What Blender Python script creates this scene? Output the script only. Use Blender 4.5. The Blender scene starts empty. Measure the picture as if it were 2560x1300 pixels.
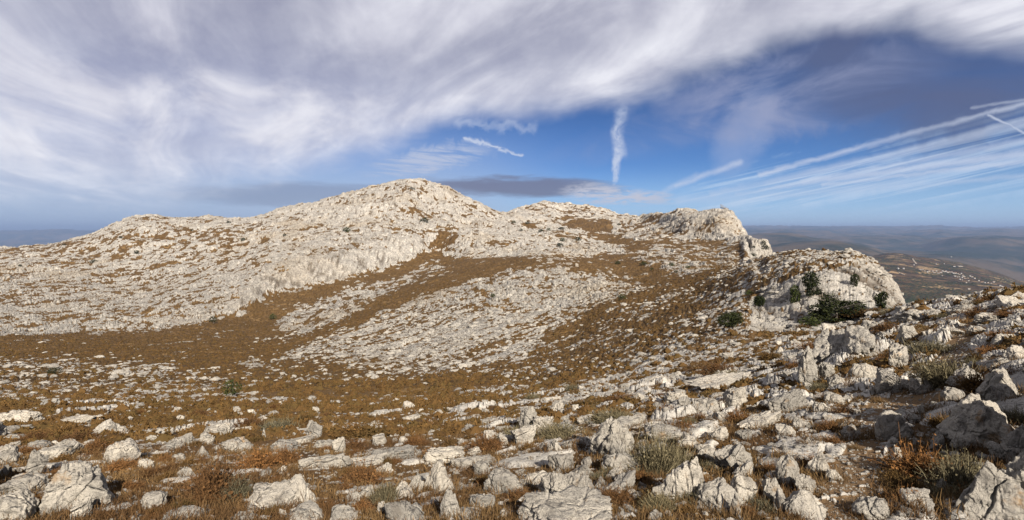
import bpy, math, random, time
import numpy as np
T0 = time.time()
R = math.radians
random.seed(7)
rng = np.random.default_rng(7)
scene = bpy.context.scene
COL = scene.collection
F = 1280.0                      # focal length in photo pixels (2560 wide)
HOR = 575.0                     # photo row of the true horizon

# ------------------------------------------------------------------ camera
cam_d = bpy.data.cameras.new('camera')
cam_d.sensor_width = 36.0
cam_d.lens = 18.0
cam_d.shift_y = -75.0 / 2560.0
cam_d.clip_start = 0.05
cam_d.clip_end = 200000.0
cam = bpy.data.objects.new('camera', cam_d)
cam.location = (0, 0, 0)
cam.rotation_euler = (R(90), 0, 0)
COL.objects.link(cam)
scene.camera = cam

# ------------------------------------------------------------------ light and exposure
SUN_EL = 32.0
SHX, SHY = -0.40, 1.0            # ground direction in which shadows fall
sun_d = bpy.data.lights.new('sun', 'SUN')
sun_d.energy = 5.0
sun_d.angle = R(0.5)
sun_d.color = (1.0, 0.93, 0.83)
sun = bpy.data.objects.new('sun', sun_d)
COL.objects.link(sun)
az_s = math.atan2(-SHX, -SHY)   # azimuth of the sun measured from +Y towards +X
sun.rotation_euler = (R(90 - SUN_EL), 0, math.pi - az_s)
sun.location = (0, 0, 300)
scene.view_settings.view_transform = 'Standard'
scene.view_settings.look = 'None'
scene.view_settings.gamma = 1
scene.view_settings.exposure = 1.45
scene.view_settings.use_curve_mapping = False
scene.cycles.max_bounces = 5
scene.cycles.diffuse_bounces = 1
scene.cycles.glossy_bounces = 1
scene.cycles.transparent_max_bounces = 8
scene.cycles.volume_bounces = 0
scene.cycles.use_denoising = True
scene.cycles.sample_clamp_indirect = 4.0

# ------------------------------------------------------------------ node helpers
class NT:
    """small expression builder over a node tree"""
    def __init__(s, tree):
        s.t = tree; s.n = tree.nodes; s.l = tree.links; s.n.clear()
    def node(s, typ, **kw):
        n = s.n.new(typ)
        for k, v in kw.items(): setattr(n, k, v)
        return n
    def put(s, sock, val):
        if isinstance(val, bpy.types.NodeSocket): s.l.new(val, sock)
        elif val is not None: sock.default_value = val
    def m(s, op, a, b=None, c=None, clamp=False):
        n = s.node('ShaderNodeMath', operation=op, use_clamp=clamp)
        for i, x in enumerate((a, b, c)):
            if x is not None: s.put(n.inputs[i], x)
        return n.outputs[0]
    def v(s, op, a, b=None, scale=None):
        n = s.node('ShaderNodeVectorMath', operation=op)
        s.put(n.inputs[0], a)
        if b is not None: s.put(n.inputs[1], b)
        if scale is not None: s.put(n.inputs[3], scale)
        return n.outputs[1] if op in ('LENGTH', 'DOT_PRODUCT', 'DISTANCE') else n.outputs[0]
    def xyz(s, x, y, z):
        n = s.node('ShaderNodeCombineXYZ')
        for i, q in enumerate((x, y, z)): s.put(n.inputs[i], q)
        return n.outputs[0]
    def sep(s, v):
        n = s.node('ShaderNodeSeparateXYZ'); s.put(n.inputs[0], v); return n.outputs
    def ramp(s, x, lo, hi, a=0.0, b=1.0, kind='SMOOTHSTEP'):
        n = s.node('ShaderNodeMapRange', interpolation_type=kind)
        for i, q in enumerate((x, lo, hi, a, b)): s.put(n.inputs[i], q)
        return n.outputs[0]
    def mix(s, f, a, b, mode='MIX'):
        n = s.node('ShaderNodeMix', data_type='RGBA', blend_type=mode)
        s.put(n.inputs[0], f)
        s.put(n.inputs[6], a if isinstance(a, bpy.types.NodeSocket) else (*a, 1))
        s.put(n.inputs[7], b if isinstance(b, bpy.types.NodeSocket) else (*b, 1))
        return n.outputs[2]
    def noise(s, vec, scale, detail=4, rough=0.55, dist=0.0):
        n = s.node('ShaderNodeTexNoise')
        s.put(n.inputs['Vector'], vec); s.put(n.inputs['Scale'], scale)
        s.put(n.inputs['Detail'], detail); s.put(n.inputs['Roughness'], rough); s.put(n.inputs['Distortion'], dist)
        return n.outputs[0]
    def voro(s, vec, scale, feature='F1', out=0, rnd=1.0):
        n = s.node('ShaderNodeTexVoronoi', feature=feature)
        s.put(n.inputs['Vector'], vec); s.put(n.inputs['Scale'], scale); s.put(n.inputs['Randomness'], rnd)
        return n.outputs[out]
    def attr(s, name, out=2):
        n = s.node('ShaderNodeAttribute'); n.attribute_name = name; return n.outputs[out]
    def curve(s, x, pts):
        n = s.node('ShaderNodeFloatCurve'); s.put(n.inputs['Value'], x)
        c = n.mapping.curves[0]
        n.mapping.use_clip = False
        c.points[0].location = pts[0]; c.points[1].location = pts[-1]
        for p in pts[1:-1]: c.points.new(*p)
        n.mapping.update()
        return n.outputs[0]
    def val(s, x):
        n = s.node('ShaderNodeValue'); n.outputs[0].default_value = x; return n.outputs[0]

# ------------------------------------------------------------------ sky
def azel(u, v):                 # photo position -> azimuth and elevation in degrees
    x, z = (u - 1280) / F, (HOR - v) / F
    return math.degrees(math.atan(x)), math.degrees(math.atan(z / math.hypot(1, x)))

def build_world():
    w = bpy.data.worlds.new('World'); scene.world = w; w.use_nodes = True
    N = NT(w.node_tree)
    tc = N.node('ShaderNodeTexCoord')
    D = tc.outputs['Generated']
    x, y, z = N.sep(D)[0:3]
    AZ = N.m('MULTIPLY', N.m('ARCTAN2', x, y), 57.29578)
    EL = N.m('MULTIPLY', N.m('ARCSINE', z), 57.29578)
    sky = N.node('ShaderNodeTexSky', sky_type='NISHITA')
    sky.sun_disc = False
    sky.sun_elevation = R(SUN_EL); sky.sun_rotation = az_s
    sky.altitude = 1000; sky.air_density = 1.0; sky.dust_density = 0.6; sky.ozone_density = 2.5
    P = N.xyz(AZ, EL, 0.0)
    # cloud-deck coordinates (a plane high above, so the streaks converge in perspective)
    iz = N.m('DIVIDE', 1.0, N.m('ADD', N.m('MAXIMUM', z, 0.0), 0.10))
    px, py = N.m('MULTIPLY', x, iz), N.m('MULTIPLY', y, iz)
    def deck(deg, sa, sc, off=0.0):     # sa along the streak direction, sc across it
        c, s_ = math.cos(R(deg)), math.sin(R(deg))
        al = N.m('ADD', N.m('MULTIPLY', px, s_ * sa), N.m('MULTIPLY', py, c * sa))
        cr = N.m('SUBTRACT', N.m('MULTIPLY', px, c * sc), N.m('MULTIPLY', py, s_ * sc))
        return N.xyz(al, cr, off)
    warp = N.noise(P, 0.07, 4, 0.6)
    warp2 = N.noise(P, 0.30, 4, 0.6)
    fine = N.noise(deck(-24, 0.9, 1.7, 3.0), 1.9, 8, 0.60, 0.9)
    big = N.noise(deck(-30, 0.5, 1.5, 1.0), 1.1, 6, 0.55, 0.9)
    soft = N.noise(deck(30, 0.8, 1.8, 7.0), 1.3, 6, 0.6, 0.5)
    wisp = N.noise(deck(19, 0.35, 5.0, 5.0), 2.2, 7, 0.62, 0.3)
    fr = N.noise(N.v('MULTIPLY', P, (0.075, 0.16, 1.0)), 1.0, 7, 0.58, 0.8)
    fm = N.ramp(AZ, -12.0, 14.0, 0.25, 1.0)
    fine = N.m('ADD', N.m('MULTIPLY', fine, N.m('SUBTRACT', 1.0, fm)), N.m('MULTIPLY', fr, fm))
    # lower edge of the big cloud sheet: elevation as a function of azimuth
    edge = [(-900, 500), (0, 500), (200, 512), (400, 500), (520, 468), (700, 442), (900, 388), (1050, 335), (1150, 308), (1300, 296),
            (1450, 276), (1600, 252), (1720, 208), (1850, 160), (1950, 112), (2050, 80), (2200, 66), (2350, 96), (2450, 118), (2560, 128), (3400, 150)]
    pts = [((azel(*e)[0] + 90) / 180, azel(*e)[1] / 40) for e in edge]
    pts = [(0.0, pts[0][1])] + pts + [(1.0, pts[-1][1])]
    eb = N.m('MULTIPLY', N.curve(N.m('DIVIDE', N.m('ADD', AZ, 90.0), 180.0), pts), 40.0)
    dd = N.m('SUBTRACT', EL, eb)
    dd = N.m('ADD', dd, N.m('MULTIPLY', N.m('SUBTRACT', warp, 0.5), 5.0))
    dd = N.m('ADD', dd, N.m('MULTIPLY', N.m('SUBTRACT', fine, 0.5), 2.4))
    leftness = N.ramp(AZ, 10.0, -10.0)
    sharp = N.ramp(AZ, -38.0, -8.0, 4.6, 2.7)
    main = N.ramp(N.m('DIVIDE', dd, sharp), -0.4, 1.0)
    # gaps in the sheet show a little of the blue, mostly towards the left edge
    gap = N.ramp(big, 0.36, 0.66, 0.72, 1.0)
    main = N.m('MULTIPLY', main, gap)
    # brightness of the sheet: lilac-grey overhead, bright along its rim and streaks
    rim = N.ramp(dd, 1.0, 11.0, 1.0, 0.0)
    lum = N.m('ADD', N.m('MULTIPLY', fine, 0.50), N.m('MULTIPLY', big, 0.95))
    lum = N.ramp(lum, 0.44, 0.94, 0.0, 1.0)
    lum = N.m('ADD', N.m('MULTIPLY', lum, 0.66), N.m('MULTIPLY', rim, 0.30), clamp=True)
    lum = N.m('ADD', lum, N.m('MULTIPLY', N.m('SUBTRACT', warp2, 0.5), 0.5), clamp=True)
    cl = N.mix(lum, (0.45, 0.45, 0.565), (0.93, 0.93, 0.99))
    def seg(a, b, w, k=1.0, pw=None, edge0=0.25):
        A = azel(*a); B = azel(*b); ba = (B[0] - A[0], B[1] - A[1]); L2 = ba[0] ** 2 + ba[1] ** 2
        pa = N.v('SUBTRACT', pw or Pw, (A[0], A[1], 0))
        h = N.m('DIVIDE', N.v('DOT_PRODUCT', pa, (ba[0], ba[1], 0)), L2, clamp=True)
        d = N.v('LENGTH', N.v('SUBTRACT', pa, N.v('SCALE', (ba[0], ba[1], 0), scale=h)))
        return N.ramp(d, w * edge0, w, k, 0.0)
    wig = N.v('SCALE', N.xyz(N.m('SUBTRACT', warp2, 0.5), N.m('SUBTRACT', N.noise(P, 0.5, 3, 0.6, 1.0), 0.5), 0.0), scale=2.6)
    Pw = N.v('ADD', P, wig)
    Pw1 = N.v('ADD', P, N.v('SCALE', wig, scale=0.20))
    # blue-grey thin sheet on the right, under the white one
    def blob(cu, cv, ru, rv, rot=0.0, k=1.0, s0=0.35, pw=None):
        A = azel(cu, cv); c, s_ = math.cos(R(rot)), math.sin(R(rot))
        q = N.v('SUBTRACT', pw or Pw, (A[0], A[1], 0))
        e1 = N.m('DIVIDE', N.v('DOT_PRODUCT', q, (c, s_, 0)), ru)
        e2 = N.m('DIVIDE', N.v('DOT_PRODUCT', q, (-s_, c, 0)), rv)
        r2 = N.m('ADD', N.m('MULTIPLY', e1, e1), N.m('MULTIPLY', e2, e2))
        return N.ramp(r2, s0, 1.0, k, 0.0)
    tex = N.ramp(soft, 0.30, 0.62)
    dark = N.m('MAXIMUM', blob(2380, 190, 15, 7.5, -5, 1.0, 0.0), blob(2120, 110, 9, 4.5, -20, 0.95, 0.0))
    dark = N.m('MULTIPLY', dark, N.ramp(fr, 0.36, 0.66, 0.95, 0.35))
    veil = N.m('MAXIMUM', blob(1950, 240, 15, 4.8, 6, 0.75, 0.0), blob(1650, 330, 14, 3.0, 12, 0.35, 0.0))
    veil = N.m('MULTIPLY', veil, N.ramp(fr, 0.36, 0.64, 0.15, 1.0))
    # low dark lens-shaped bank behind the summit, and its pale right end
    nL = N.noise(N.xyz(N.m('MULTIPLY', AZ, 0.10), N.m('MULTIPLY', EL, 0.7), 0.0), 1.0, 6, 0.6)
    Pl = N.v('ADD', P, N.xyz(0.0, N.m('MULTIPLY', N.m('SUBTRACT', nL, 0.5), 2.6), 0.0))
    lens = N.m('MAXIMUM', blob(1290, 468, 14.0, 1.35, -1, 0.90, 0.15, Pl), blob(760, 482, 14, 1.4, 3, 0.45, 0.1, Pl))
    pale = N.m('MULTIPLY', blob(1540, 488, 7.5, 1.4, -4, 0.95, 0.1, Pl), N.ramp(N.noise(N.v('MULTIPLY', P, (0.35, 1.6, 1.0)), 1.0, 6, 0.7, 0.4), 0.36, 0.58))
    low = N.m('MULTIPLY', blob(1080, 400, 8.5, 1.9, 12, 0.85, 0.0), N.ramp(N.noise(deck(60, 1.0, 2.5, 9.0), 2.0, 6, 0.6, 0.6), 0.36, 0.60))
    # contrails
    con = []
    col = N.ramp(N.noise(Pw, 1.3, 4, 0.6), 0.30, 0.60, 0.45, 1.0)
    PV = N.v('ADD', P, N.v('SCALE', wig, scale=0.55))
    con.append(N.m('MULTIPLY', N.m('MAXIMUM', N.m('MAXIMUM', seg((1556, 280), (1545, 330), 1.05, 0.55, PV, 0.0), seg((1543, 320), (1549, 385), 0.95, 0.75, PV, 0.0)),
               N.m('MAXIMUM', seg((1547, 375), (1541, 425), 0.62, 0.85, PV), seg((1541, 420), (1537, 455), 0.42, 0.7, PV))), col))
    con.append(seg((1165, 347), (1225, 364), 0.36, 0.75, PV, 0.1)); con.append(seg((1215, 362), (1305, 388), 0.26, 0.7, PV, 0.1))
    con.append(seg((1150, 303), (1330, 322), 0.9, 0.34, Pw, 0.0))
    fan = [((1900, 436), (2300, 326), 0.42, .62), ((2290, 329), (2600, 250), 0.34, .55), ((1780, 486), (2560, 306), 0.62, .42), ((1840, 486), (2560, 350), 0.50, .45),
           ((2010, 455), (2560, 384), 0.62, .62), ((2060, 462), (2560, 402), 0.40, .55), ((1940, 490), (2560, 440), 0.40, .32), ((1690, 465), (1850, 405), 0.50, .55),
           ((1660, 478), (1740, 440), 0.55, .35), ((2470, 290), (2560, 330), 0.16, .7), ((2430, 268), (2640, 240), 0.22, .35), ((1700, 500), (2300, 460), 0.9, .30)]
    for a, b, wd, k in fan: con.append(seg(a, b, wd, k, Pw1, 0.0))
    ct = con[0]
    for q in con[1:]: ct = N.m('MAXIMUM', ct, q)
    ct = N.m('MULTIPLY', ct, N.ramp(warp2, 0.30, 0.60, 0.65, 1.0))
    c14, s14 = math.cos(R(12)), math.sin(R(12))
    fa = N.m('ADD', N.m('MULTIPLY', AZ, c14), N.m('MULTIPLY', EL, s14)); fc = N.m('SUBTRACT', N.m('MULTIPLY', EL, c14), N.m('MULTIPLY', AZ, s14))
    fib = N.noise(N.xyz(N.m('MULTIPLY', fa, 0.05), N.m('MULTIPLY', fc, 1.5), 3.0), 1.0, 6, 0.62, 0.5)
    spread = N.m('MULTIPLY', blob(2000, 462, 14, 3.4, 9, 0.80, 0.0), N.ramp(fib, 0.42, 0.61))
    spread = N.m('MAXIMUM', spread, N.m('MULTIPLY', blob(2420, 400, 15, 4.6, 12, 0.55, 0.0), N.ramp(fib, 0.43, 0.63)))
    ghost = N.m('MULTIPLY', blob(1860, 330, 3.0, 6.0, -25, 0.30, 0.0), 1.0)
    # blue of the clear sky: nishita, deepened
    blue = N.v('MULTIPLY', sky.outputs[0], (SKYB[0], SKYB[1], SKYB[2]))
    blue = N.v('SCALE', blue, scale=0.10)
    deep = N.ramp(EL, 2.0, 24.0, 1.0, 0.42)
    blue = N.v('SCALE', blue, scale=deep)
    hz = N.ramp(EL, -1.0, 7.5, 0.85, 0.0)
    c = N.mix(hz, blue, (0.50, 0.77, 1.06))
    murk = N.ramp(EL, 0.2, 3.0, 0.35, 0.0)
    c = N.mix(murk, c, (0.52, 0.60, 0.70))
    c = N.mix(N.m('MULTIPLY', leftness, N.ramp(EL, 14.0, 2.0, 0.0, 0.80)), c, (0.44, 0.53, 0.70))
    c = N.mix(ghost, c, (0.5, 0.56, 0.75))
    c = N.mix(veil, c, (0.36, 0.39, 0.56))
    c = N.mix(spread, c, (0.60, 0.75, 0.94))
    c = N.mix(low, c, (0.52, 0.58, 0.74))
    c = N.mix(dark, c, (0.100, 0.128, 0.250))
    c = N.mix(lens, c, (0.165, 0.175, 0.27))
    c = N.mix(pale, c, (0.60, 0.61, 0.70))
    c = N.mix(main, c, cl)
    c = N.mix(ct, c, (0.66, 0.72, 0.86))
    below = N.ramp(EL, -0.5, -6.0)
    c = N.mix(below, c, (0.16, 0.13, 0.10))
    c = N.v('SCALE', c, scale=10.0 * SKYK)
    bg = N.node('ShaderNodeBackground'); N.put(bg.inputs[0], c); bg.inputs[1].default_value = 0.1
    out = N.node('ShaderNodeOutputWorld'); N.l.new(bg.outputs[0], out.inputs[0])
SKYB = (0.32, 0.54, 0.93)
SKYK = 0.367
build_world()

# ------------------------------------------------------------------ numpy noise
def h2(ix, iy, seed):
    a = ix.astype(np.uint32) * np.uint32(374761393) + iy.astype(np.uint32) * np.uint32(668265263) + np.uint32((seed * 2246822519) & 0xffffffff)
    a ^= a >> np.uint32(13); a *= np.uint32(1274126177); a ^= a >> np.uint32(16)
    a *= np.uint32(2246822519); a ^= a >> np.uint32(15)
    return a
def h2f(ix, iy, seed):
    return (h2(ix, iy, seed) & np.uint32(0xffffff)).astype(np.float32) / np.float32(16777216.0)
def vnoise(x, y, seed=0):
    fx, fy = np.floor(x), np.floor(y)
    ix, iy = fx.astype(np.int64), fy.astype(np.int64)
    tx, ty = (x - fx).astype(np.float32), (y - fy).astype(np.float32)
    tx = tx * tx * (3 - 2 * tx); ty = ty * ty * (3 - 2 * ty)
    a, b = h2f(ix, iy, seed), h2f(ix + 1, iy, seed)
    c, d = h2f(ix, iy + 1, seed), h2f(ix + 1, iy + 1, seed)
    return (a + (b - a) * tx) * (1 - ty) + (c + (d - c) * tx) * ty
def fbm(x, y, seed=0, oct=4, gain=0.5):
    s = 0; a = 1.0; t = 0
    for i in range(oct):
        s = s + a * (vnoise(x * 2 ** i + 17.3 * i, y * 2 ** i - 9.1 * i, seed + i) - 0.5); t += a; a *= gain
    return s / t * 2          # about -1..1
def worley(x, y, seed):
    """F1, F2, random of nearest cell (two), offset to nearest"""
    fx, fy = np.floor(x), np.floor(y)
    ix, iy = fx.astype(np.int64), fy.astype(np.int64)
    tx, ty = (x - fx).astype(np.float32), (y - fy).astype(np.float32)
    F1 = np.full(x.shape, 9, np.float32); F2 = F1.copy()
    r1 = np.zeros_like(F1); r2 = np.zeros_like(F1); ox = np.zeros_like(F1); oy = np.zeros_like(F1)
    for i in (-1, 0, 1):
        for j in (-1, 0, 1):
            hh = h2(ix + i, iy + j, seed)
            hx = (hh & np.uint32(0xfff)).astype(np.float32) / 4096
            hy = ((hh >> np.uint32(12)) & np.uint32(0xfff)).astype(np.float32) / 4096
            hr = ((hh >> np.uint32(24)) & np.uint32(0xff)).astype(np.float32) / 256
            dx = tx - i - hx * 0.9 - 0.05; dy = ty - j - hy * 0.9 - 0.05
            d = np.sqrt(dx * dx + dy * dy)
            c = d < F1
            F2 = np.where(c, F1, np.minimum(F2, d)); F1 = np.where(c, d, F1)
            r1 = np.where(c, hr, r1); r2 = np.where(c, np.mod(hx * 7.31 + hy * 3.7, 1.0), r2)
            ox = np.where(c, dx, ox); oy = np.where(c, dy, oy)
    return F1, F2, r1, r2, ox, oy
def sstep(x, a, b):
    t = np.clip((x - a) / (b - a), 0, 1); return t * t * (3 - 2 * t)
def pchip(xk, yk, x):
    xk = np.asarray(xk, float); yk = np.asarray(yk, float)
    h = np.diff(xk); d = np.diff(yk) / h
    m = np.zeros_like(yk)
    for i in range(1, len(xk) - 1):
        if d[i - 1] * d[i] > 0:
            w1, w2 = 2 * h[i] + h[i - 1], h[i] + 2 * h[i - 1]
            m[i] = (w1 + w2) / (w1 / d[i - 1] + w2 / d[i])
    m[0], m[-1] = d[0], d[-1]
    i = np.clip(np.searchsorted(xk, x) - 1, 0, len(h) - 1)
    t = np.clip((x - xk[i]) / h[i], -0.0, 1.0); hh = h[i]
    return ((1 + 2 * t) * (1 - t) ** 2 * yk[i] + t * (1 - t) ** 2 * hh * m[i] + t * t * (3 - 2 * t) * yk[i + 1] + t * t * (t - 1) * hh * m[i + 1])

# ------------------------------------------------------------------ mesh helpers
def link(o, parent=None, label=None, cat=None, kind=None, group=None):
    COL.objects.link(o)
    if parent: o.parent = parent
    if label: o['label'] = label
    if cat: o['category'] = cat
    if kind: o['kind'] = kind
    if group: o['group'] = group
    return o
def np_mesh(name, V, Fc, mat=None, smooth=True, attrs=None):
    """V (n,3); Fc list of arrays of faces with equal vertex count each"""
    me = bpy.data.meshes.new(name)
    V = np.ascontiguousarray(V, np.float32)
    if not isinstance(Fc, (list, tuple)): Fc = [Fc]
    Fc = [np.asarray(f, np.int32) for f in Fc if len(f)]
    loops = np.concatenate([f.ravel() for f in Fc]).astype(np.int32)
    counts = np.concatenate([np.full(len(f), f.shape[1], np.int32) for f in Fc])
    me.vertices.add(len(V)); me.vertices.foreach_set('co', V.ravel())
    me.loops.add(len(loops)); me.loops.foreach_set('vertex_index', loops)
    me.polygons.add(len(counts))
    st = np.zeros(len(counts), np.int32); st[1:] = np.cumsum(counts)[:-1]
    me.polygons.foreach_set('loop_start', st)
    try: me.polygons.foreach_set('loop_total', counts)
    except Exception: pass
    me.update(calc_edges=True)
    if smooth:
        me.shade_smooth()
    else:
        me.shade_flat()
    for k, a in (attrs or {}).items():
        at = me.attributes.new(k, 'FLOAT', 'POINT'); at.data.foreach_set('value', np.ascontiguousarray(a, np.float32).ravel())
    if mat: me.materials.append(mat)
    return me
def principled(N, color, rough=0.9, normal=None, spec=0.2):
    p = N.node('ShaderNodeBsdfPrincipled')
    N.put(p.inputs['Base Color'], N.v('SCALE', color, scale=0.66))
    N.put(p.inputs['Roughness'], rough); p.inputs['Specular IOR Level'].default_value = spec
    if normal is not None: N.l.new(normal, p.inputs['Normal'])
    o = N.node('ShaderNodeOutputMaterial'); N.l.new(p.outputs[0], o.inputs[0])
    return p
def new_mat(name):
    m = bpy.data.materials.new(name); m.use_nodes = True
    return m, NT(m.node_tree)
def bump(N, h, strength, dist):
    b = N.node('ShaderNodeBump'); N.put(b.inputs['Strength'], strength); N.put(b.inputs['Distance'], dist); N.put(b.inputs['Height'], h)
    return b.outputs[0]

# limestone colour shared by the bedrock and the loose rocks
def limestone_color(N, p, sc, tint=None):
    n1 = N.noise(p, 0.9 * sc, 6, 0.62)
    n2 = N.noise(p, 5.0 * sc, 6, 0.65)
    n3 = N.noise(p, 22.0 * sc, 4, 0.6)
    c = N.mix(N.ramp(n1, 0.38, 0.64), (0.62, 0.57, 0.49), (0.43, 0.40, 0.355))
    c = N.mix(N.ramp(n2, 0.49, 0.64, 0.0, 0.72), c, (0.235, 0.215, 0.19))
    c = N.mix(N.ramp(n3, 0.56, 0.68, 0.0, 0.70), c, (0.15, 0.135, 0.118))
    n4 = N.noise(N.v('ADD', p, (31.0, 7.0, 3.0)), 3.4 * sc, 4, 0.7)
    c = N.mix(N.ramp(n4, 0.59, 0.72, 0.0, 0.7), c, (0.42, 0.26, 0.12))
    if tint is not None: c = N.mix(1.0, c, tint, 'MULTIPLY')
    return c, n1, n2, n3

# ------------------------------------------------------------------ terrain: column profiles
# every column: photo column u, then (photo row v, distance Y) from near to far; heights follow as (575-v)/1280*Y
COLS = {
 -1600: [(1300,3),(1120,7),(1045,16),(990,40),(935,90),(885,170),(835,270),(800,315),(720,470),(640,850),(655,1050),(665,1300),(800,1800)],
 -600: [(1300,3),(1125,7),(1042,16),(988,40),(932,90),(882,170),(832,270),(795,315),(715,470),(634,850),(650,1050),(655,1300),(780,1800)],
 0:    [(1300,3),(1130,7),(1040,16),(985,40),(930,90),(880,170),(830,270),(790,315),(705,470),(624,850),(640,1050),(645,1300),(760,1800)],
 200:  [(1300,3),(1125,7),(1038,16),(985,40),(930,92),(880,175),(832,285),(792,325),(700,500),(594,860),(610,1050),(630,1300),(780,1800)],
 340:  [(1300,3),(1120,7),(1036,16),(985,40),(932,95),(880,180),(828,292),(788,330),(690,540),(548,850),(562,1000),(600,1300),(800,1800)],
 500:  [(1300,3),(1120,7),(1036,16),(985,40),(938,95),(885,180),(802,318),(765,344),(668,550),(546,870),(558,1000),(600,1300),(800,1800)],
 600:  [(1300,3),(1122,7),(1038,16),(985,40),(942,95),(880,185),(783,345),(745,366),(645,570),(547,900),(553,1050),(600,1300),(800,1800)],
 665:  [(1300,3),(1124,7),(1040,16),(985,40),(942,98),(870,200),(752,390),(712,410),(612,600),(537,905),(545,1050),(600,1300),(800,1800)],
 730:  [(1300,3),(1125,7),(1040,16),(984,42),(942,100),(855,215),(722,425),(672,452),(588,640),(522,910),(535,1050),(600,1300),(800,1800)],
 850:  [(1300,3),(1125,7),(1038,17),(982,45),(940,108),(800,250),(702,465),(640,504),(560,690),(492,930),(505,1080),(600,1300),(800,1800)],
 950:  [(1300,3),(1122,7),(1035,18),(980,48),(936,115),(765,280),(676,520),(620,562),(538,730),(461,945),(475,1080),(590,1300),(800,1800)],
 1010: [(1300,3),(1120,7),(1032,18),(978,50),(932,120),(745,295),(660,560),(606,604),(530,750),(450,950),(465,1080),(585,1300),(800,1800)],
 1100: [(1300,3),(1115,7),(1028,18),(974,50),(918,122),(715,310),(632,640),(592,680),(528,820),(463,975),(480,1100),(580,1350),(800,1800)],
 1180: [(1300,3),(1108,7),(1022,18),(970,50),(908,125),(695,320),(641,560),(592,660),(560,800),(502,965),(520,1120),(560,1400),(800,1900)],
 1260: [(1300,3),(1100,7),(1018,18),(965,50),(895,130),(678,330),(640,560),(588,690),(562,860),(539,1000),(552,1180),(534,1520),(700,2000)],
 1350: [(1300,3),(1090,7),(1010,18),(958,50),(878,140),(664,335),(626,560),(586,740),(562,930),(548,1080),(535,1350),(507,1600),(700,2000)],
 1420: [(1300,3),(1082,7),(1005,17),(950,48),(865,140),(665,335),(634,540),(590,740),(568,940),(547,1180),(532,1380),(513,1640),(700,2000)],
 1500: [(1300,3),(1075,7),(1000,16),(942,45),(850,125),(684,310),(640,500),(604,700),(576,930),(548,1180),(535,1380),(525,1650),(700,2000)],
 1560: [(1300,3),(1068,7),(990,16),(932,43),(840,115),(700,280),(648,440),(612,620),(582,830),(556,1080),(545,1300),(541,1500),(700,2000)],
 1650: [(1300,3),(1060,7),(978,16),(912,40),(822,105),(715,225),(660,350),(622,500),(592,690),(560,840),(535,930),(548,1200),(800,2000)],
 1720: [(1300,3),(1050,7),(965,16),(895,40),(806,98),(715,195),(662,320),(624,470),(598,600),(553,670),(525,780),(560,1000),(900,1900)],
 1790: [(1300,3),(1042,7),(950,16),(878,40),(792,90),(702,160),(662,295),(628,445),(600,560),(550,615),(520,690),(590,820),(1000,1800)],
 1825: [(1300,3),(1038,7),(945,16),(872,39),(786,86),(690,150),(660,285),(620,440),(600,545),(560,600),(524,660),(640,800),(1050,1700)],
 1848: [(1300,3),(1034,7),(942,16),(868,39),(782,84),(680,146),(664,280),(613,440),(598,535),(590,580),(562,620),(720,760),(1100,1700)],
 1862: [(1300,3),(1032,7),(938,16),(866,39),(786,82),(673,144),(664,270),(612,404),(597,525),(594,560),(588,600),(760,750),(1100,1700)],
 1880: [(1300,3),(1030,7),(934,16),(864,38),(798,78),(672,130),(660,240),(648,385),(606,402),(600,440),(620,500),(800,750),(1100,1700)],
 1905: [(1300,3),(1026,7),(928,16),(860,38),(812,75),(690,110),(654,180),(650,385),(602,400),(604,425),(700,500),(850,750),(1100,1700)],
 1920: [(1300,3),(1025,7),(926,16),(858,38),(815,75),(692,104),(647,152),(652,385),(612,398),(618,420),(740,500),(880,750),(1100,1700)],
 1936: [(1300,3),(1022,7),(922,16),(856,38),(816,75),(694,100),(642,145),(665,300),(700,390),(740,430),(800,500),(900,750),(1100,1700)],
 2000: [(1300,3),(1015,7),(908,16),(848,37),(818,73),(685,92),(630,130),(640,160),(800,260),(850,400),(900,500),(950,750),(1100,1700)],
 2060: [(1300,3),(1008,7),(895,16),(842,36),(816,72),(680,88),(631,125),(640,150),(850,250),(900,400),(950,500),(980,750),(1050,1700)],
 2130: [(1300,3),(1000,7),(875,16),(826,35),(806,71),(680,86),(632,118),(645,140),(900,250),(940,400),(980,500),(980,750),(1000,1700)],
 2180: [(1300,3),(995,7),(862,16),(806,34),(792,70),(700,85),(652,112),(672,130),(950,250),(960,400),(980,500),(980,750),(960,1700)],
 2215: [(1300,3),(992,7),(856,15),(792,34),(780,70),(715,84),(680,108),(720,130),(970,250),(980,400),(980,500),(970,750),(930,1700)],
 2240: [(1300,3),(990,7),(852,15),(782,33),(778,68),(740,84),(716,106),(780,130),(980,250),(990,400),(980,500),(970,750),(900,1700)],
 2262: [(1300,3),(988,7),(848,15),(768,33),(790,66),(775,84),(764,104),(850,130),(980,250),(990,400),(980,500),(960,750),(880,1700)],
 2290: [(1300,3),(985,7),(842,14),(764,31),(850,62),(900,84),(930,110),(950,140),(980,250),(990,400),(980,500),(950,750),(860,1700)],
 2400: [(1300,3),(970,6.5),(828,13),(752,26),(860,55),(920,84),(950,110),(970,140),(980,250),(990,400),(980,500),(930,750),(840,1700)],
 2560: [(1300,3),(945,6),(800,12),(727,22),(850,48),(920,80),(950,110),(970,140),(980,250),(990,400),(970,500),(920,750),(830,1700)],
 2900: [(1290,3),(890,5),(760,10),(712,20),(820,44),(900,80),(950,110),(970,140),(980,250),(990,400),(960,500),(900,750),(820,1700)],
 3900: [(1290,3),(880,5),(750,10),(712,20),(820,44),(900,80),(950,110),(970,140),(980,250),(990,400),(960,500),(900,750),(820,1700)],
}
UK = np.array(sorted(COLS), float)
NK = 13
VK = np.array([[COLS[int(u)][k][0] for u in UK] for k in range(NK)], float)
YK = np.array([[COLS[int(u)][k][1] for u in UK] for k in range(NK)], float)
DETAIL = 1.2
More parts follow.
